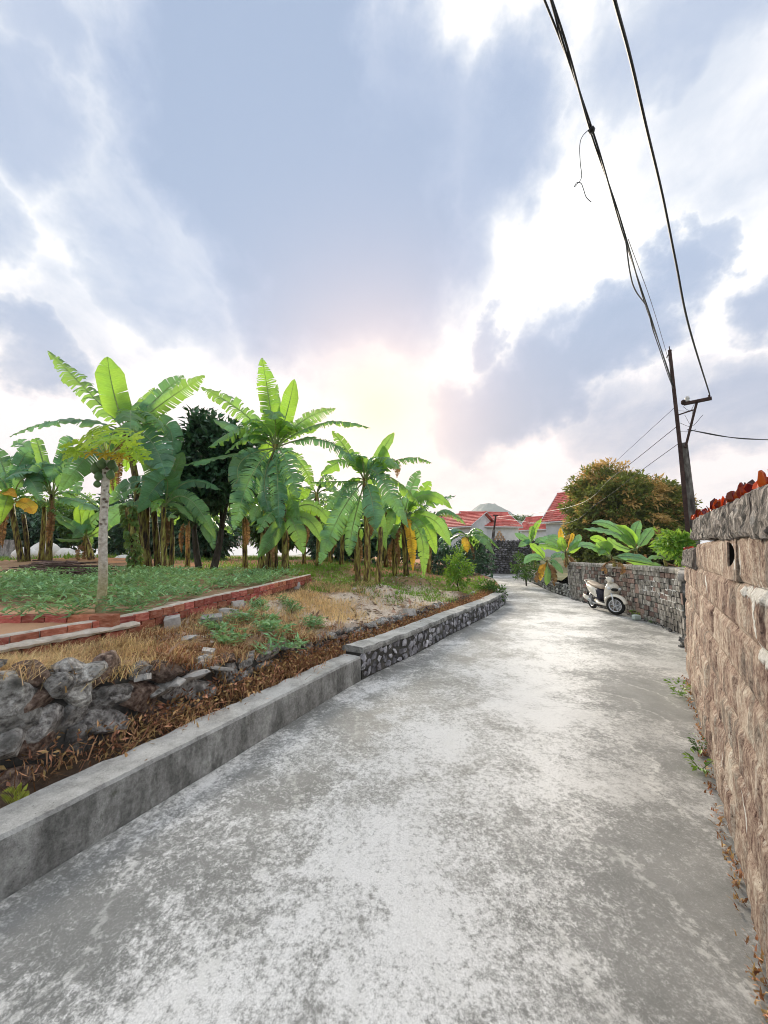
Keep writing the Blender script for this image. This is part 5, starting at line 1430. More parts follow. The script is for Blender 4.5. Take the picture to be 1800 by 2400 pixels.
# ------------------------------------------------------------------ scooter
cream = PLAIN('cream_paint', (.86, .81, .71), .22, .55, Coat_Weight=.6)
tan = PLAIN('tan_vinyl', (.52, .42, .33), .55, .35)
navy = PLAIN('dark_plastic', (.022, .022, .04), .5, .4)
blackp = PLAIN('black_plastic', (.02, .02, .02), .55, .35)
rubber = PLAIN('tyre_rubber', (.028, .028, .028), .9, .15)
alloy = PLAIN('alloy', (.72, .74, .78), .35, .5, .6)
steel = PLAIN('satin_steel', (.55, .56, .58), .35, .5, .8)
lens_ = PLAIN('headlamp_lens', (.75, .78, .8), .08, .7)
redl = PLAIN('tail_lens', (.45, .02, .02), .2, .5)
rear = G(1391, 1427, 0); front = G(1440, 1441, 0)
ax = (front - rear); ax.z = 0; ax.normalize()
so = (rear + front) / 2; so.z = .008
SR = Matrix.Translation(so) @ Matrix.Rotation(math.atan2(ax.y, ax.x), 4, 'Z') @ Matrix.Rotation(math.radians(-5), 4, 'X')
STEER = Matrix.Translation((.60, 0, 0)) @ Matrix.Rotation(math.radians(36), 4, 'Z') @ Matrix.Translation((-.60, 0, 0))
sc = thing('scooter', 'cream white motor scooter parked against the grey wall', 'scooter', so)
def sbuild(mb, name, mat, parent=None, smooth=True, steer=False):
    Mx = SR @ STEER if steer else SR
    mb.v = [tuple(Mx @ Vector(p)) for p in mb.v]
    return mb.build(name, mat, parent or sc, smooth)
def sring(c, w, h, n=14, p=2.6, tilt=0.0, axis='x'):
    """superellipse ring; axis x: spans y (width) and z (height)"""
    out = []
    for k in range(n):
        a = 2 * PI * k / n; cx = math.copysign(abs(math.cos(a)) ** (2 / p), math.cos(a)); cz = math.copysign(abs(math.sin(a)) ** (2 / p), math.sin(a))
        if axis == 'x': q = Vector((cz * h / 2 * math.sin(tilt), cx * w / 2, cz * h / 2 * math.cos(tilt)))
        else: q = Vector((cx * h / 2, cz * w / 2, cx * h / 2 * math.sin(tilt)))
        out.append(Vector(c) + q)
    return out
def wheel(x, R, wdt, steer, disc):
    w_ = thing_part = None
    mb = MB(); mb.torus((x, 0, R), (0, 1, 0), R - .05, .05, 36, 10, wdt); tyre = sbuild(mb, 'wheel', rubber, steer=steer)
    mb = MB()
    mb.torus((x, 0, R), (0, 1, 0), R - .085, .021, 36, 8, 2.0)
    mb.lathe((x, -.05, R), (0, 1, 0), [(0, .02), (.01, .045), (.09, .045), (.1, .02)], 14)
    for k in range(5):
        a = 2 * PI * k / 5 + .3
        d = Vector((math.cos(a), 0, math.sin(a)))
        rb = R - .10
        c = Vector((x, 0, R))
        mid = c + d * rb * .5
        mb.tube([c + d * .035, mid], [.016, .012], 5)
        for s_ in (-1, 1):
            a2 = a + s_ * .30; e = c + Vector((math.cos(a2), 0, math.sin(a2))) * rb
            mb.tube([mid, e], [.012, .010], 5)
    sbuild(mb, 'rim', alloy, tyre, steer=steer)
    if disc:
        mb = MB(); mb.lathe((x, .055, R), (0, 1, 0), [(0, .06), (.001, .11), (.005, .11), (.006, .06)], 24); sbuild(mb, 'brake_disc', steel, tyre, False, steer)
wheel(.62, .255, 1.0, True, True)
wheel(-.62, .25, 1.1, False, False)
# front fork, fender
mb = MB()
for s_ in (-1, 1): mb.tube([(.62, s_ * .085, .25), (.57, s_ * .085, .48), (.52, s_ * .06, .60)], [.024, .024, .03], 8)
sbuild(mb, 'fork', alloy, steer=True)
mb = MB(); rings = []
for k in range(13):
    a = math.radians(18 + 138 * k / 12); Rr = .285 + .02 * math.sin(a)
    w = .15 + .03 * math.sin(a); c = Vector((.62 + Rr * math.cos(a) * 1.08, 0, .255 + Rr * math.sin(a))); d = Vector((math.cos(a), 0, math.sin(a)))
    sh = .032
    rings.append([c + Vector((0, y_ * w / 2, 0)) + d * z_ for y_, z_ in ((-1, -sh * 1.6), (-1.0, -.02), (-.75, .012), (-.3, .026), (.3, .026), (.75, .012), (1.0, -.02), (1, -sh * 1.6), (.9, -sh * 1.5), (.85, -.02), (0, .012), (-.85, -.02), (-.9, -sh * 1.5))])
mb.loft(rings); sbuild(mb, 'front_fender', cream, steer=True)
# front apron / leg shield
mb = MB(); rings = []
for (x, z, w, dpt) in [(.30, .22, .20, .06), (.33, .32, .30, .09), (.37, .45, .38, .13), (.41, .58, .42, .20), (.45, .68, .44, .24), (.46, .77, .40, .22), (.43, .85, .30, .15), (.41, .89, .16, .08)]:
    rings.append([Vector((x + dpt * (.55 * math.cos(a) if math.cos(a) > 0 else .25 * math.cos(a)), w / 2 * math.copysign(abs(math.sin(a)) ** .8, math.sin(a)), z + .02 * math.cos(a))) for a in [2 * PI * k / 18 for k in range(18)]])
mb.loft(rings); sbuild(mb, 'front_apron', cream)
mb = MB(); mb.loft([sring((.575, 0, .70), .20, .10, tilt=.3), sring((.61, 0, .69), .14, .06, tilt=.3)]); sbuild(mb, 'badge_panel', blackp)
for s_ in (-1, 1):
    mb = MB(); mb.loft([sring((.55, s_ * .15, .73), .10, .09), sring((.585, s_ * .14, .725), .07, .06)]); sbuild(mb, 'indicator', lens_)
# handlebar cowl with headlamp, grips, levers, mirrors
mb = MB(); mb.loft([sring((.36, 0, .99), .10, .05, tilt=.3), sring((.39, 0, 1.0), .24, .12, tilt=.3), sring((.45, 0, .985), .26, .16, tilt=.25), sring((.51, 0, .96), .20, .14, tilt=.2), sring((.535, 0, .95), .13, .1, tilt=.2)]); sbuild(mb, 'handlebar_cowl', cream, steer=True)
mb = MB(); mb.loft([sring((.41, 0, .86), .1, .12), sring((.43, 0, .95), .1, .1)]); mb.tube([(.44, 0, .82), (.42, 0, .96)], .04, 10); sbuild(mb, 'steering_neck', cream, steer=True)
mb = MB(); mb.loft([sring((.528, 0, .957), .15, .10, tilt=.2), sring((.548, 0, .952), .10, .07, tilt=.2)]); sbuild(mb, 'headlamp', lens_, steer=True)
mb = MB()
for s_ in (-1, 1):
    mb.tube([(.40, s_ * .10, 1.0), (.36, s_ * .24, 1.01), (.32, s_ * .35, 1.0)], [.014, .018, .019], 8)
    mb.tube([(.43, s_ * .2, 1.0), (.41, s_ * .33, .99)], .007, 5)
sbuild(mb, 'handlebar', blackp, steer=True)
for s_ in (-1, 1):
    mb = MB(); mb.tube([(.39, s_ * .2, 1.02), (.40, s_ * .24, 1.12), (.40, s_ * .27, 1.16)], .006, 5); mb.lathe((.395, s_ * .28, 1.17), (1, 0, .1), [(0, .02), (.004, .05), (.014, .045), (.02, .01)], 12); sbuild(mb, 'mirror', blackp, steer=True)
# inner panel, floorboard
mb = MB(); mb.loft([sring((.34, 0, .36), .26, .10), sring((.345, 0, .6), .30, .08), sring((.36, 0, .82), .26, .06)]); sbuild(mb, 'inner_shield', navy)
mb = MB(); mb.loft([sring((.36, 0, .24), .24, .08), sring((.2, 0, .235), .36, .09), sring((-.05, 0, .25), .36, .1), sring((-.25, 0, .3), .30, .12)]); sbuild(mb, 'floorboard', cream)
mb = MB(); mb.loft([sring((.30, 0, .29), .28, .02), sring((-.02, 0, .30), .30, .02)]); sbuild(mb, 'floor_mat', blackp)
mb = MB(); mb.loft([sring((-.02, 0, .46), .24, .34, p=3), sring((-.14, 0, .50), .30, .40, p=3), sring((-.3, 0, .53), .32, .36, p=3)]); sbuild(mb, 'seat_front_panel', navy)
# rear body and seat
mb = MB(); mb.loft([sring((-.12, 0, .46), .30, .22), sring((-.22, 0, .52), .36, .34), sring((-.42, 0, .58), .38, .34), sring((-.62, 0, .65), .36, .26), sring((-.82, 0, .72), .28, .17), sring((-.94, 0, .76), .16, .10), sring((-.97, 0, .77), .06, .05)]); sbuild(mb, 'rear_body', cream)
mb = MB(); mb.loft([sring((.0, 0, .70), .14, .05), sring((-.06, 0, .71), .24, .10), sring((-.25, 0, .735), .30, .13), sring((-.45, 0, .755), .31, .12), sring((-.6, 0, .80), .30, .12), sring((-.78, 0, .83), .25, .09), sring((-.84, 0, .835), .14, .05)]); sbuild(mb, 'seat', tan)
mb = MB(); mb.tube(smooth_pts([(-.7, .14, .76), (-.86, .15, .85), (-.97, .08, .88), (-.97, -.08, .88), (-.86, -.15, .85), (-.7, -.14, .76)], 5), .016, 8); sbuild(mb, 'grab_rail', cream)
mb = MB(); mb.loft([sring((-.955, 0, .72), .2, .07), sring((-.985, 0, .72), .14, .05)]); sbuild(mb, 'tail_light', redl)
# engine, exhaust, rear fender, stand
mb = MB(); mb.loft([sring((-.12, 0, .27), .2, .14), sring((-.3, .03, .28), .26, .2), sring((-.55, .06, .27), .16, .2), sring((-.72, .08, .25), .1, .14)]); mb.box((-.3, 0, .38), (.3, .22, .14)); sbuild(mb, 'engine', blackp)
mb = MB(); mb.tube([(-.15, -.06, .22), (-.3, -.12, .2), (-.42, -.15, .24)], [.018, .02, .03], 8); mb.lathe((-.40, -.155, .25), (-.92, -.03, .26), [(0, .03), (.04, .06), (.36, .066), (.44, .055), (.47, .03)], 14); sbuild(mb, 'exhaust', steel)
mb = MB(); mb.loft([sring((-.50, -.19, .31), .05, .10), sring((-.64, -.215, .345), .05, .13), sring((-.80, -.21, .385), .04, .10)]); sbuild(mb, 'exhaust_guard', cream)
mb = MB(); mb.tube([(-.55, -.11, .5), (-.66, -.12, .28)], .025, 8); mb.tube([(-.55, .11, .5), (-.66, .12, .28)], .025, 8); sbuild(mb, 'shock_absorber', steel)
mb = MB(); mb.loft([sring((-.62, 0, .53), .14, .04), sring((-.84, 0, .52), .13, .03, tilt=.4), sring((-.98, 0, .38), .11, .02, tilt=1.0)]); sbuild(mb, 'rear_fender', blackp)
mb = MB(); mb.tube([(-.1, .1, .2), (-.02, .24, .01)], .012, 6); mb.tube([(-.25, .1, .15), (-.25, -.1, .15)], .014, 6); sbuild(mb, 'side_stand', blackp)

# ------------------------------------------------------------------ houses beyond the bend
plaster = M('grey_plaster', [(.3, (.58, .60, .62)), (.6, (.70, .72, .74))], 1.5, rough=.9, bscale=12, bstr=.1)
rooft = M('red_roof_tile', [(.3, (.50, .10, .085)), (.6, (.66, .19, .16)), (.8, (.76, .30, .26))], 2.5, rough=.7, bscale=12, bstr=.2, var='island', vr=(.8, 1.15))
trimm = PLAIN('white_trim', (.60, .60, .60), .8)
glassd = PLAIN('window_glass', (.05, .06, .07), .1, .6)
def house(label, c, L, W, rot, eave, ridge, base, rows=12, over=.35):
    """gabled house: ridge along local x, roof in overlapping tile courses"""
    t = thing('house', label, 'house', c + Vector((0, 0, base)))
    Mx = Matrix.Translation(c) @ Matrix.Rotation(rot, 4, 'Z')
    w2, l2 = W / 2, L / 2
    V = []; Fc = []
    ring = [(-w2, base), (-w2, eave), (0, ridge - .12), (w2, eave), (w2, base)]
    for x in (-l2, l2):
        for y, z in ring: V.append(Mx @ Vector((x, y, z)))
    Fc = [(0, 1, 2, 3, 4)[::-1], (5, 6, 7, 8, 9)] + [(k, (k + 1) % 5, 5 + (k + 1) % 5, 5 + k) for k in range(5)]
    mesh('wall', V, Fc, plaster, t)
    rf = None
    for sgn in (-1, 1):
        mb = MB()
        e0 = Vector((0, sgn * (w2 + over), eave - over * (ridge - eave) / w2)); e1 = Vector((0, 0, ridge))
        d = (e1 - e0); n = Vector((0, sgn * d.z, abs(d.y))).normalized()
        for k in range(rows):
            a = e0 + d * (k / rows); b_ = e0 + d * ((k + 1.12) / rows)
            for j in range(int(L / .8)):
                x0 = -l2 - over + (L + 2 * over) * j / int(L / .8); x1 = -l2 - over + (L + 2 * over) * (j + .97) / int(L / .8)
                q = [Vector((x0, 0, 0)) + a + n * .09, Vector((x1, 0, 0)) + a + n * .09, Vector((x1, 0, 0)) + b_ + n * .02, Vector((x0, 0, 0)) + b_ + n * .02]
                q += [Vector((x0, 0, 0)) + a, Vector((x1, 0, 0)) + a, Vector((x1, 0, 0)) + b_ - n * .03, Vector((x0, 0, 0)) + b_ - n * .03]
                mb.add([Mx @ p for p in q], [(0, 1, 2, 3), (7, 6, 5, 4), (0, 4, 5, 1), (1, 5, 6, 2), (3, 2, 6, 7), (0, 3, 7, 4)])
        r = mb.build('roof', rooft, t); rf = rf or r
        for x in (-l2 - over, l2 + over):
            mb = MB(); mb.tube([Mx @ (Vector((x, 0, 0)) + e0 + n * .06), Mx @ (Vector((x, 0, 0)) + e1 + n * .06)], .055, 4)
            mb.build('verge_trim', trimm, r)
        mb = MB(); mb.tube([Mx @ (Vector((-l2 - over, 0, -.1)) + e0), Mx @ (Vector((l2 + over, 0, -.1)) + e0)], .1, 4); mb.build('eave_trim', trimm, r)
    mb = MB(); mb.tube([Mx @ Vector((-l2 - over, 0, ridge + .06)), Mx @ Vector((l2 + over, 0, ridge + .06))], .12, 6); mb.build('ridge_cap', rooft, rf)
    return t, Mx
def zat(v, depth): return EYE + ray(900, v).z * depth
def house_end(label, end, side_, L, W, rot, eave_v, ridge_v, d, base=1.0, rows=12):
    # place a house by the ground point under one end of its ridge
    dr = Vector((math.cos(rot), math.sin(rot), 0)); e = D(end[0], end[1], d); e.z = 0
    return house(label, e - dr * side_ * L / 2, L, W, rot, zat(eave_v, d - 1.0), zat(ridge_v, d), base, rows)
house_end('large grey house with a red tiled roof, partly behind the round tree', (1314, 1158), -1, 6.5, 8.0, math.radians(-48), 1222, 1158, 39, .8, 14)
house_end('small far house, only its red roof showing between the larger ones', (1238, 1214), -1, 6, 5.0, math.radians(-44), 1240, 1214, 52)
house_end('grey house with a red roof behind the leaning post, right of its pair', (1184, 1203), 1, 5.4, 6.0, math.radians(8), 1234, 1203, 44, 1, 9)
house_end('grey gabled house with a red roof, leftmost of the houses', (1134, 1202), 1, 8.5, 6.2, math.radians(-42), 1232, 1202, 40, .5, 8)
# pierced tan brick gable in front of the left houses
tanb = M('tan_brick', [(.3, (.42, .26, .15)), (.6, (.62, .42, .27)), (.8, (.72, .54, .38))], 6, var='obj', vr=(.8, 1.15))
pgc = D(1172, 1290, 37); pg = thing('pierced_brick_gable', 'stepped tan pierced brick gable in front of the grey house', 'brick gable', pgc)
for k in range(8):
    n = 8 - k
    for j in range(n):
        me = block_mesh('tan_brick', tanb, (k + j) % 4, .02, .03)
        inst('brick', me, pg, pgc + Vector(((j - (n - 1) / 2) * .31, 0, k * .27)), (0, 0, 0), (.19, .2, .235))
mb = MB()
for k in range(8):
    n = 8 - k; mb.box(pgc + Vector((0, .06, k * .27 - .125)), (n * .31 + .1, .22, .03))
mb.build('ledges', tanb, pg)

# ------------------------------------------------------------------ far ground: hill, trees, plot behind the bananas
hillm = M('hill_woods', [(.3, (.02, .045, .02)), (.6, (.05, .085, .035)), (.8, (.10, .12, .05))], .02, 6, bstr=0)
V = []; Fc = []; nx, ny = 90, 26
for j in range(ny):
    for i in range(nx):
        x = -300 + 1500 * i / (nx - 1); y = 1150 + 700 * j / (ny - 1)
        ux = 900 + 850 * x / y
        prof = 62 * math.exp(-((ux - 1140) / 85) ** 2) + 95 * math.exp(-((ux - 1190) / 170) ** 2) + 15 * math.exp(-((ux - 1010) / 120) ** 2)
        bell = math.exp(-((y - 1450) / 230) ** 2)
        V.append((x, y, -2 + prof * bell * 1.32 + bell * (20 * mnoise.noise((x * .009, y * .009, 0)) + 9 * mnoise.noise((x * .05, y * .05, 3)))))
Fc = [(j * nx + i, j * nx + i + 1, (j + 1) * nx + i + 1, (j + 1) * nx + i) for j in range(ny - 1) for i in range(nx - 1)]
tag(mesh('hill', V, Fc, hillm, smooth=False), kind='structure')
# two palms showing over the roofs
for k, (u, v, d) in enumerate([(1204, 1212, 75), (1215, 1218, 72), (1236, 1213, 80)]):
    top = D(u, v, d); ft_ = Vector((top.x, top.y, 0))
    t = thing('palm_tree', ['left one of two palms showing over the far roofs', 'right one of the close pair of palms over the far roofs', 'lone palm tip beside the small far roof'][k], 'palm tree', ft_)
    mb = MB(); mb.tube([ft_, top], [.2, .14], 6); mb.build('trunk', bark, t)
    rs = np.random.RandomState(k); n = 160; a = rs.uniform(0, 2 * PI, n); h = np.stack([np.cos(a), np.sin(a), rs.uniform(-.7, .6, n)], 1)
    V, Fc = scatter_leaves(np.array(top) + h * rs.uniform(0, .9, n)[:, None], h, unit(rs, n), rs.uniform(.5, 1.0, n), rs.uniform(.08, .16, n)); mesh('crown', V, Fc, leaf_bush, t)
# trees and hedges behind the banana garden
bk = [(95, 1250, 24, 2.6, 1.3, leaf_dark, 'dark low thicket behind the left white sacks'), (360, 1240, 20, 2.6, 1.9, leaf_dark, 'dark shadowy thicket right behind the tallest left banana'), (250, 1235, 23, 2.2, 1.5, leaf_bush, 'mid green bush close behind the papaya trunk'), (470, 1248, 19, 1.6, 1.4, leaf_dark, 'dark undergrowth behind the dark tree trunks'), (790, 1245, 22, 2.2, 1.5, leaf_dark, 'dark undergrowth behind the leaning banana stems'), (900, 1250, 21, 1.8, 1.4, leaf_dark, 'dark undergrowth left of the hanging-leaf banana'), (650, 1240, 24, 1.9, 1.4, leaf_bush, 'mid green undergrowth behind the central banana stems'), (30, 1225, 30, 3.2, 1.9, leaf_bush, 'pale bushy hedge at the far left behind the banana stems'), (150, 1215, 33, 3.4, 2.2, leaf_bright, 'light green bushes far behind the papaya'),
      (290, 1225, 34, 3.4, 2.2, leaf_bush, 'far green bushes behind the tallest left banana'), (560, 1238, 36, 2.6, 1.6, leaf_bright, 'far light bushes between the dark tree and the central banana'),
      (720, 1232, 34, 3.0, 1.8, leaf_bush, 'far bushes right of the central banana stems'), (850, 1240, 30, 2.8, 1.9, leaf_bush, 'far thicket behind the leaning banana stems'), (960, 1255, 28, 2.6, 1.9, leaf_dark, 'dark thicket behind the banana with the hanging leaf'), (430, 1225, 33, 2.6, 2.0, leaf_bush, 'far thicket behind the dark tree trunks')]
for k, (u, v, d, rx, rz, mt, lab) in enumerate(bk):
    c = D(u, v, d); c.z = max(c.z, 1.5 + rz * .7)
    bush('background_bush', lab, c, (rx, 2.0, rz), 260, 20, .36, 60 + k, mt, 'bush', 'bushes beyond the garden', cl=.55)
# heap of white sacks, low concrete wall, white fence
white = M('white_plastic', [(.3, (.62, .60, .57)), (.6, (.82, .81, .79))], 3, rough=.6, bscale=8, bstr=.5, bdist=.05)
for k, (u, v, d, sx, sz, lab) in enumerate([(60, 1300, 15.6, .55, .34, 'rounded white sack at the far left behind the banana stems'), (105, 1295, 16, .7, .5, 'largest white sack heap behind the left banana stems'), (150, 1302, 16.2, .6, .36, 'white sack beside the stump of the young banana'), (195, 1306, 16.2, .55, .28, 'low white sack left of the papaya trunk'), (290, 1312, 15.5, .4, .22, 'small white sack right of the papaya trunk')]):
    c = D(u, v, d); mb = MB(); rings = []
    for i in range(9):
        t = i / 8; a = math.sin(PI * min(.97, max(.03, t))) ** .6
        rings.append([c + Vector(((t - .5) * 2 * sx, math.cos(q) * a * .4, math.sin(q) * a * sz * (1 + .15 * mnoise.noise((i, q, k))))) for q in [2 * PI * j / 12 for j in range(12)]])
    mb.loft(rings); tag(mb.build('white_sack', white, None, True), lab, 'sack', 'white sacks behind the bananas')
mb = MB(); a = D(-60, 1278, 20); b_ = D(45, 1283, 19); mb.loft([[p + Vector((0, y_, z_)) for y_, z_ in ((-.15, -1.2), (.15, -1.2), (.15, .35), (-.15, .38))] for p in (a, a.lerp(b_, .5), b_)])
tag(mb.build('concrete_wall', mat_kerb), 'low grey concrete wall far left behind the banana stems', 'wall', kind='thing')
fe = thing('white_fence', 'white picket fence far behind the garden, left of the central banana', 'fence', D(565, 1275, 26))
fa, fb_ = D(520, 1275, 26), D(612, 1275, 26)
for z_ in (.12, .42):
    mb = MB(); mb.box((fa + fb_) / 2 + Vector((0, 0, z_)), ((fb_ - fa).length, .04, .05)); mb.build('rail', trimm, fe)
for k in range(17):
    mb = MB(); p = fa.lerp(fb_, k / 16); mb.box(p + Vector((0, -.05, .25)), (.09, .03, .68)); mb.build('picket', trimm, fe)
sh = thing('pale_shed', 'pale low building glimpsed behind the left banana stems', 'shed', D(300, 1290, 32))
mb = MB(); mb.box(D(300, 1262, 32), (4.2, 2, 1.9)); mb.build('wall', trimm, sh); mb = MB(); mb.box(D(300, 1234, 32), (4.8, 2.6, .16)); mb.build('roof', plaster, sh)

# ------------------------------------------------------------------ stick pile
stickm = M('dry_stick', [(.3, (.05, .032, .027)), (.6, (.15, .10, .085)), (.8, (.34, .26, .22))], 12, bstr=.4, var='obj', vr=(.6, 1.4))
sp_ = thing('stick_pile', 'pile of dry cut branches on the ground behind the papaya', 'stick pile', D(150, 1335, 8.6))
rr = random.Random(51)
for k in range(80):
    u = rr.uniform(60, 225); d = rr.uniform(8.0, 9.4); c = D(u, 1341, d); c.z = gz(c.x, c.y) + .03 + rr.random() ** 2 * .26
    L = rr.uniform(.5, 1.25); a = rr.gauss(.12, .25); dz = rr.gauss(0, .06)
    v = Vector((math.cos(a), math.sin(a), dz)) * L / 2; m = c + Vector((0, 0, rr.uniform(-.03, .04)))
    mb = MB(); mb.tube([c - v, m, c + v], [rr.uniform(.014, .03), .018, .009], 5); mb.build('stick', stickm, sp_)

# ------------------------------------------------------------------ loose stones and blocks on the slope
def rest_on(u, v, d0=2.0):
    r = ray(u, v); s = d0
    while s < 30:
        q = Vector((0, 0, EYE)) + r * s
        if q.x < ret_x(q.y) + .1 and q.z < gz(q.x, q.y): return q
        s += .02
    return q
pale = M('pale_block', [(.3, (.20, .19, .18)), (.5, (.42, .41, .39)), (.7, (.66, .65, .62))], 6, bscale=30, bstr=.8, bdist=.015, var='obj', vr=(.75, 1.2), dark=dict(scale=6, a=.55, b=.68, col=(.06, .06, .055), f=.8))
for k, (u, v, sx, sy, sz, rz, lab, bl) in enumerate([
    (405, 1478, .16, .12, .22, .5, 'upright pale stone block leaning left of the rubble heap', 1), (495, 1462, .26, .18, .14, .3, 'flat-topped grey block, largest of the rubble heap', 1), (535, 1446, .22, .17, .15, -.2, 'grey block with a broken face behind the flat-topped one', 1),
    (556, 1430, .16, .14, .2, .7, 'tilted grey block at the back of the rubble heap', 1), (572, 1452, .15, .12, .12, 1.0, 'small grey block at the right of the rubble heap', 1), (510, 1492, .3, .2, .08, .1, 'low mossy slab in front of the rubble heap', 0),
    (440, 1500, .24, .16, .07, .6, 'flat buff stone at the lower left of the rubble heap', 0), (486, 1540, .12, .10, .10, .2, 'small cube-shaped buff stone on the dry slope', 1), (580, 1493, .15, .1, .06, .4, 'white broken piece lying right of the rubble heap', 0),
    (690, 1378, .3, .22, .2, .3, 'pale rock by the end of the brick edging', 0), (600, 1404, .2, .14, .14, .6, 'small pale rock under the brick edging', 0), (455, 1585, .4, .26, .06, .2, 'flat white slab on the crest above the kerb', 0), (408, 1602, .3, .22, .05, -.3, 'thin whitish slab at the crest edge', 0),
    (520, 1570, .34, .24, .05, .8, 'pale flat slab half buried in the dry slope', 0), (830, 1385, .16, .12, .1, .5, 'pale stone at the foot of the leaning banana', 0), (960, 1440, .2, .2, .14, .3, 'pale corner stone on the second rubble wall', 1), (1108, 1392, .22, .16, .12, .4, 'pale stone under the shrubs at the kerb end', 0), (335, 1592, .1, .08, .05, 0, 'small pinkish brick chip on the crest', 1)]):
    q = rest_on(u, v); me = block_mesh('stone_block', pale, k % 8, .09, .06) if bl else rock_mesh('pale_rock', pale, k % 8, .8, 18, .6)
    o = bpy.data.objects.new('stone_block' if bl else 'loose_rock', me); COL.objects.link(o)
    o.location = q + Vector((0, 0, sz * .3)); o.rotation_euler = (rr.uniform(-.25, .25), rr.uniform(-.25, .25), rz); o.scale = (sx, sy, sz)
    tag(o, lab, 'stone', 'loose stones on the slope')

# ------------------------------------------------------------------ low growth (uncountable)
weed_g = LEAF('weed_leaf', (.14, .32, .13), (.32, .52, .27), (.4, .58, .18), .3, .5, .35, 'island', (.6, 1.45), .03, 4)
weed_b = LEAF('dry_weed', (.22, .115, .06), (.60, .38, .20), (.45, .2, .07), .25, .8, .1, 'island', (.35, 1.6), .03, 2.5)
straw = LEAF('dry_grass', (.60, .42, .19), (.86, .68, .40), (.85, .64, .34), .35, .8, .1, 'island', (.5, 1.35), .02, 3)
litter = LEAF('leaf_litter', (.22, .14, .09), (.42, .30, .21), (.4, .3, .2), .15, .85, .1, 'island', (.45, 1.6), .02, 4)
chipm = M('pale_chips', [(.3, (.45, .40, .34)), (.7, (.74, .70, .64))], 8, var='island', vr=(.5, 1.2))
rs = np.random.RandomState(77)
def region(n, fn, ylo, yhi, xlo, xhi):
    out = []
    while len(out) < n:
        x = rs.uniform(xlo, xhi); y = rs.uniform(ylo, yhi)
        if x > ret_x(y) - .04: continue
        p = fn(x, y)
        if p > 0 and rs.uniform() < p: out.append((x, y))
    return out
def lift(pts, dz=-.01): return np.array([(x, y, gz(x, y) + dz) for x, y in pts])
def patch(x, y, f=1.2, o=0): return mnoise.noise((x * f, y * f, 5.0 + o))
def tufts(name, label, cat, pts, per, L, W, mat, lean=.8, bend=.6, sp=.05, leafy=False):
    P = np.repeat(lift(pts), per, 0); n = len(P)
    P[:, :2] += rs.normal(size=(n, 2)) * sp
    Ls = rs.uniform(*L, n); Ws = rs.uniform(*W, n)
    if leafy:
        h = rs.uniform(.2, 1, n)[:, None] * np.array([0, 0, 1]) * L[1] * .9
        a = rs.uniform(0, 2 * PI, n); Dv = np.stack([np.cos(a), np.sin(a), rs.uniform(-.1, .9, n)], 1)
        V, Fc = scatter_leaves(P + h, Dv, np.array([0, 0, 1.0]) + unit(rs, n) * .5, Ls, Ws)
    else: V, Fc = blades(rs, P, Ls, Ws, lean, bend)
    return tag(mesh(name, V, Fc, mat), label, cat, kind='stuff')
def on_bed(x, y):
    t = terrace(x, y)
    if t < .9: return 0
    if x < -4.2 + .0 and y < 4.9 and x > -6: return .12
    return 1 if patch(x, y, 1.3) > -.2 else .12
bedp = region(1500, on_bed, 3.9, 9.5, -8.5, -2.0)
tufts('green_weeds', 'low green weeds carpeting the raised bed', 'weeds', bedp, 9, (.06, .19), (.018, .046), weed_g, sp=.06, leafy=True)
mid = region(1500, lambda x, y: .9 if (y > 8.7 and patch(x, y, .7, 3) > -.15 and x > -2.4) or (y > 9.5 and patch(x, y, .7, 3) > -.1) else 0, 8.2, 15.5, -6, 4.5)
tufts('garden_grass', 'short green grass under the banana plants', 'grass', mid, 10, (.08, .18), (.012, .022), leaf_bright, .9, .6, .1)
fargr = region(1300, lambda x, y: .9 if patch(x, y, .35, 6) > -.2 else .1, 13.5, 30, -24, 4)
tufts('far_grass', 'rough grass on the ground far behind the banana plants', 'grass', fargr, 10, (.12, .32), (.02, .04), leaf_bright, .9, .6, .25)
slope = lambda x, y: (1 - terrace(x, y)) * (1 if patch(x, y, 1.6, 9) > -.15 else .15)
sl1 = region(560, lambda x, y: slope(x, y) * (1 if (x + 3.0) ** 2 / 1.2 + (y - 3.0) ** 2 / .8 < 1.1 else .16), 2.0, 5.2, -4.3, -1.2)
tufts('dry_grass', 'straw-coloured dry grass on the slope below the brick edging', 'grass', sl1, 26, (.09, .24), (.004, .008), straw, 1.4, 1.0, .06)
sl2 = region(430, lambda x, y: slope(x, y) * (1 if abs(x - (brick_x(y) + .95)) < .8 else .1), 5, 9.6, -2.6, 1.2)
tufts('dry_grass', 'bleached dry grass along the slope near the end of the bricks', 'grass', sl2, 22, (.1, .26), (.005, .010), straw, 1.4, 1.0, .09)
crest = []
for k in range(420):
    y = rs.uniform(2.2, 13.6); p = Vector((XL(y), y, 0)) + kerb_normal(y) * rs.uniform(.34, RET_D + .05); crest.append((p.x, p.y, .2 + .1 * rs.uniform()))
def tufts3(name, label, cat, P3, per, L, W, mat, lean, bend, sp):
    P = np.repeat(np.array(P3), per, 0); n = len(P); P[:, :2] += rs.normal(size=(n, 2)) * sp
    V, Fc = blades(rs, P, rs.uniform(*L, n), rs.uniform(*W, n), lean, bend); return tag(mesh(name, V, Fc, mat), label, cat, kind='stuff')
dens = [p for p in crest if p[1] > 3.2 or rs.uniform() < .4]
tufts3('dry_weeds', 'brown withered weeds in the gap behind the kerb', 'weeds', dens, 20, (.08, .26), (.005, .012), weed_b, 1.3, .9, .1)
P = np.repeat(np.array(dens), 26, 0); n = len(P); P[:, :2] += rs.normal(size=(n, 2)) * .09; P[:, 2] += rs.uniform(.02, .22, n)
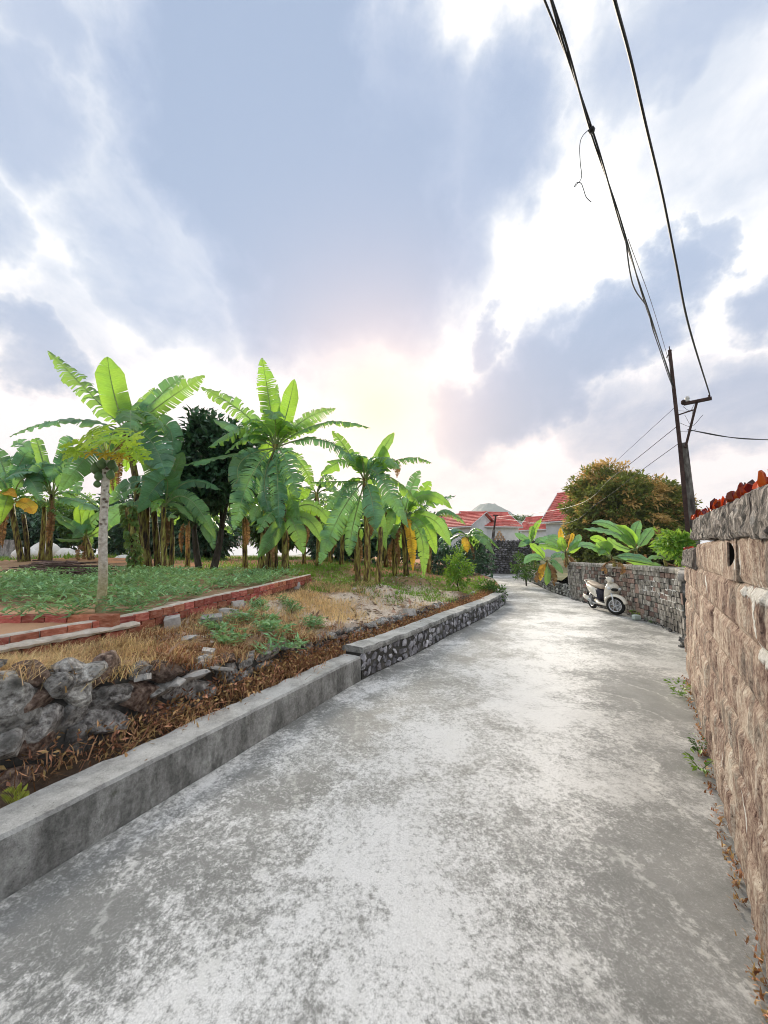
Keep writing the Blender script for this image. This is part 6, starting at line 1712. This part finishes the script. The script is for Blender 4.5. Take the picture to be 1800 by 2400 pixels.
V, Fc = scatter_leaves(P, unit(rs, n), unit(rs, n), rs.uniform(.03, .075, n), rs.uniform(.012, .026, n)); tag(mesh('dry_weed_leaves', V, Fc, weed_b), 'shrivelled rusty leaves on the weeds behind the kerb', 'weeds', kind='stuff')
sl3 = region(520, lambda x, y: slope(x, y) * (1 if x > ret_x(y) - .55 and 3.1 < y < 5.6 else (.35 if y < 6 else 0)), 2.4, 6.2, -3.2, 0)
tufts('dry_weeds', 'rust-brown dried weeds along the crest of the rubble wall', 'weeds', sl3, 20, (.06, .18), (.005, .012), weed_b, 1.4, .9, .08)
lit = region(2600, lambda x, y: (1 - terrace(x, y)) * .9 if y < 9.5 else (.8 if patch(x, y, .5, 2) > -.2 else .1), 2.2, 15, -6, 3.5)
P = lift(lit, .02); n = len(P); V, Fc = scatter_leaves(P, unit(rs, n) * np.array([1, 1, .35]), np.array([0, 0, 1.0]) + unit(rs, n) * .4, rs.uniform(.05, .22, n), rs.uniform(.02, .07, n)); tag(mesh('leaf_litter', V, Fc, litter), 'dead leaves strewn over the garden soil', 'leaf litter', kind='stuff')
greens = [(-2.0, 5.35), (-2.2, 4.9), (-1.75, 5.6), (-1.9, 4.6), (-1.55, 5.1), (-1.1, 5.9), (-2.1, 6.2), (-1.3, 4.7), (-1.6, 6.6)]
pts = []
for (x, y) in greens:
    for k in range(9): pts.append((x + rs.normal() * .1, y + rs.normal() * .1))
tufts('green_weeds', 'green weed tufts growing round the rubble heap', 'weeds', pts, 16, (.06, .16), (.02, .04), weed_g, sp=.05, leafy=True)
mbv = MB(); rr = random.Random(66)
for k in range(420):
    y = rr.uniform(3, 12.5); x = ret_x(y) - rr.uniform(.1, 2.6)
    if terrace(x, y) > 0: continue
    w = rr.uniform(.012, .045) * (1.3 if y > 6 else 1); c = Vector((x, y, gz(x, y) + w * .2))
    mbv.hull([c + Vector((rr.gauss(0, 1), rr.gauss(0, 1), rr.gauss(0, .5))).normalized() * w * rr.uniform(.6, 1) for _ in range(8)])
tag(mbv.build('stone_chips', chipm), 'pale stone chips scattered over the bare slope', 'chips', kind='stuff')

# weeds at the foot of the walls, a fern by the kerb
def weed(name, label, c, n, size, seed, mat=leaf_bright, sp=.06, h=.16, cat='weed'):
    r_ = np.random.RandomState(seed); t = thing(name, label, cat, c)
    a = r_.uniform(0, 2 * PI, n); hh = r_.uniform(0, 1, n)
    P = np.array(c) + np.stack([np.cos(a) * sp * (.4 + hh), np.sin(a) * sp * (.4 + hh), hh * h], 1)
    V, Fc = scatter_leaves(P, np.stack([np.cos(a), np.sin(a), r_.uniform(-.2, .6, n)], 1), np.array([0, 0, 1.0]) + unit(r_, n) * .4, r_.uniform(.6, 1.3, n) * size, r_.uniform(.35, .6, n) * size)
    mesh('leaves', V, Fc, mat, t); mb = MB()
    for k in range(5): mb.tube([Vector(c), Vector(P[k])], .003, 4)
    mb.build('stalks', vine_mat, t); return t
g = G(1602, 1632); weed('wall_weed', 'bright green weed at the foot of the brown wall, farthest one', g + Vector((-.03, .03, 0)), 60, .06, 1, sp=.07)
g = G(1640, 1765); weed('wall_weed', 'mossy green weed against the brown wall, middle one', g, 60, .035, 2, leaf_bush, .04, .13)
g = G(1648, 1805); weed('wall_weed', 'broad-leaved seedling against the brown wall, nearest one', g + Vector((-.02, .0, 0)), 26, .06, 3, sp=.06, h=.1)
g = G(1492, 1448); weed('wall_weed', 'grassy weed at the grey wall beside the white container', g + Vector((.1, .1, 0)), 50, .1, 4, sp=.1, h=.2)
g = G(1528, 1462); weed('wall_weed', 'small weed at the foot of the grey wall, right of the container', g + Vector((.1, .1, 0)), 30, .07, 5, leaf_bush, .08, .1)
mb = MB(); c = G(1492, 1452); mb.loft([[c + Vector((x * w, y * w, z)) for x, y in ((-1, -.7), (1, -.7), (1, .7), (-1, .7))] for z, w in ((0, .075), (.02, .085), (.1, .085), (.12, .07), (.13, .03))])
tag(mb.build('plastic_container', PLAIN('milky_plastic', (.62, .72, .66), .4)), 'small milky plastic container at the foot of the grey wall', 'container')
fc = Vector((XL(2.2), 2.2, 0)) + kerb_normal(2.2) * .42; fc.z = .24
fern = thing('fern', 'small yellow-green fern growing behind the concrete kerb at the left', 'fern', fc)
fern_m = LEAF('fern_leaf', (.30, .36, .05), (.45, .50, .10), (.6, .6, .1), .35, .6, .3, 'island', (.8, 1.2), .02)
for k, (dx, dz) in enumerate([(.09, .11), (.03, .12), (-.06, .09), (.11, .05)]):
    P = []; Dv = []; L = []
    for i in range(14):
        t = i / 13; p = fc + Vector((dx * t, -.05 * t, dz * (t * 1.6 - .8 * t * t)))
        for s_ in (-1, 1):
            P.append(p); Dv.append((.35 * dx * 3, s_ * .5, -.05 + .75 * s_)); L.append(.042 * math.sin(PI * (t * .8 + .15)))
    P = np.array(P); L = np.array(L); V, Fc = scatter_leaves(P, np.array(Dv), np.tile(np.array([[0.2, -1.0, .3]]), (len(P), 1)), L, L * .28); mesh('frond', V, Fc, fern_m, fern)

# dirt gathered along the wall foot
tufts3('wall_foot_litter', 'dark dry litter along the foot of the brown wall', 'leaf litter', [tuple(wall_pt(rs.uniform(-1, 4.4), .0, rs.uniform(.0, .05))) for k in range(170)], 4, (.015, .045), (.006, .015), weed_b, 1.6, .5, .015)

# ------------------------------------------------------------------ air
mh, bh = new_mat('haze_air')
vol = bh.n('ShaderNodeVolumePrincipled'); vol.inputs['Density'].default_value = .00034; vol.inputs['Color'].default_value = (.78, .87, .97, 1); vol.inputs['Anisotropy'].default_value = .2
oh = bh.n('ShaderNodeOutputMaterial'); mh.node_tree.links.new(vol.outputs[0], oh.inputs['Volume'])
mb = MB(); mb.box((0, 0, 125), (7400, 7400, 253.0)); tag(mb.build('haze', mh), kind='stuff')
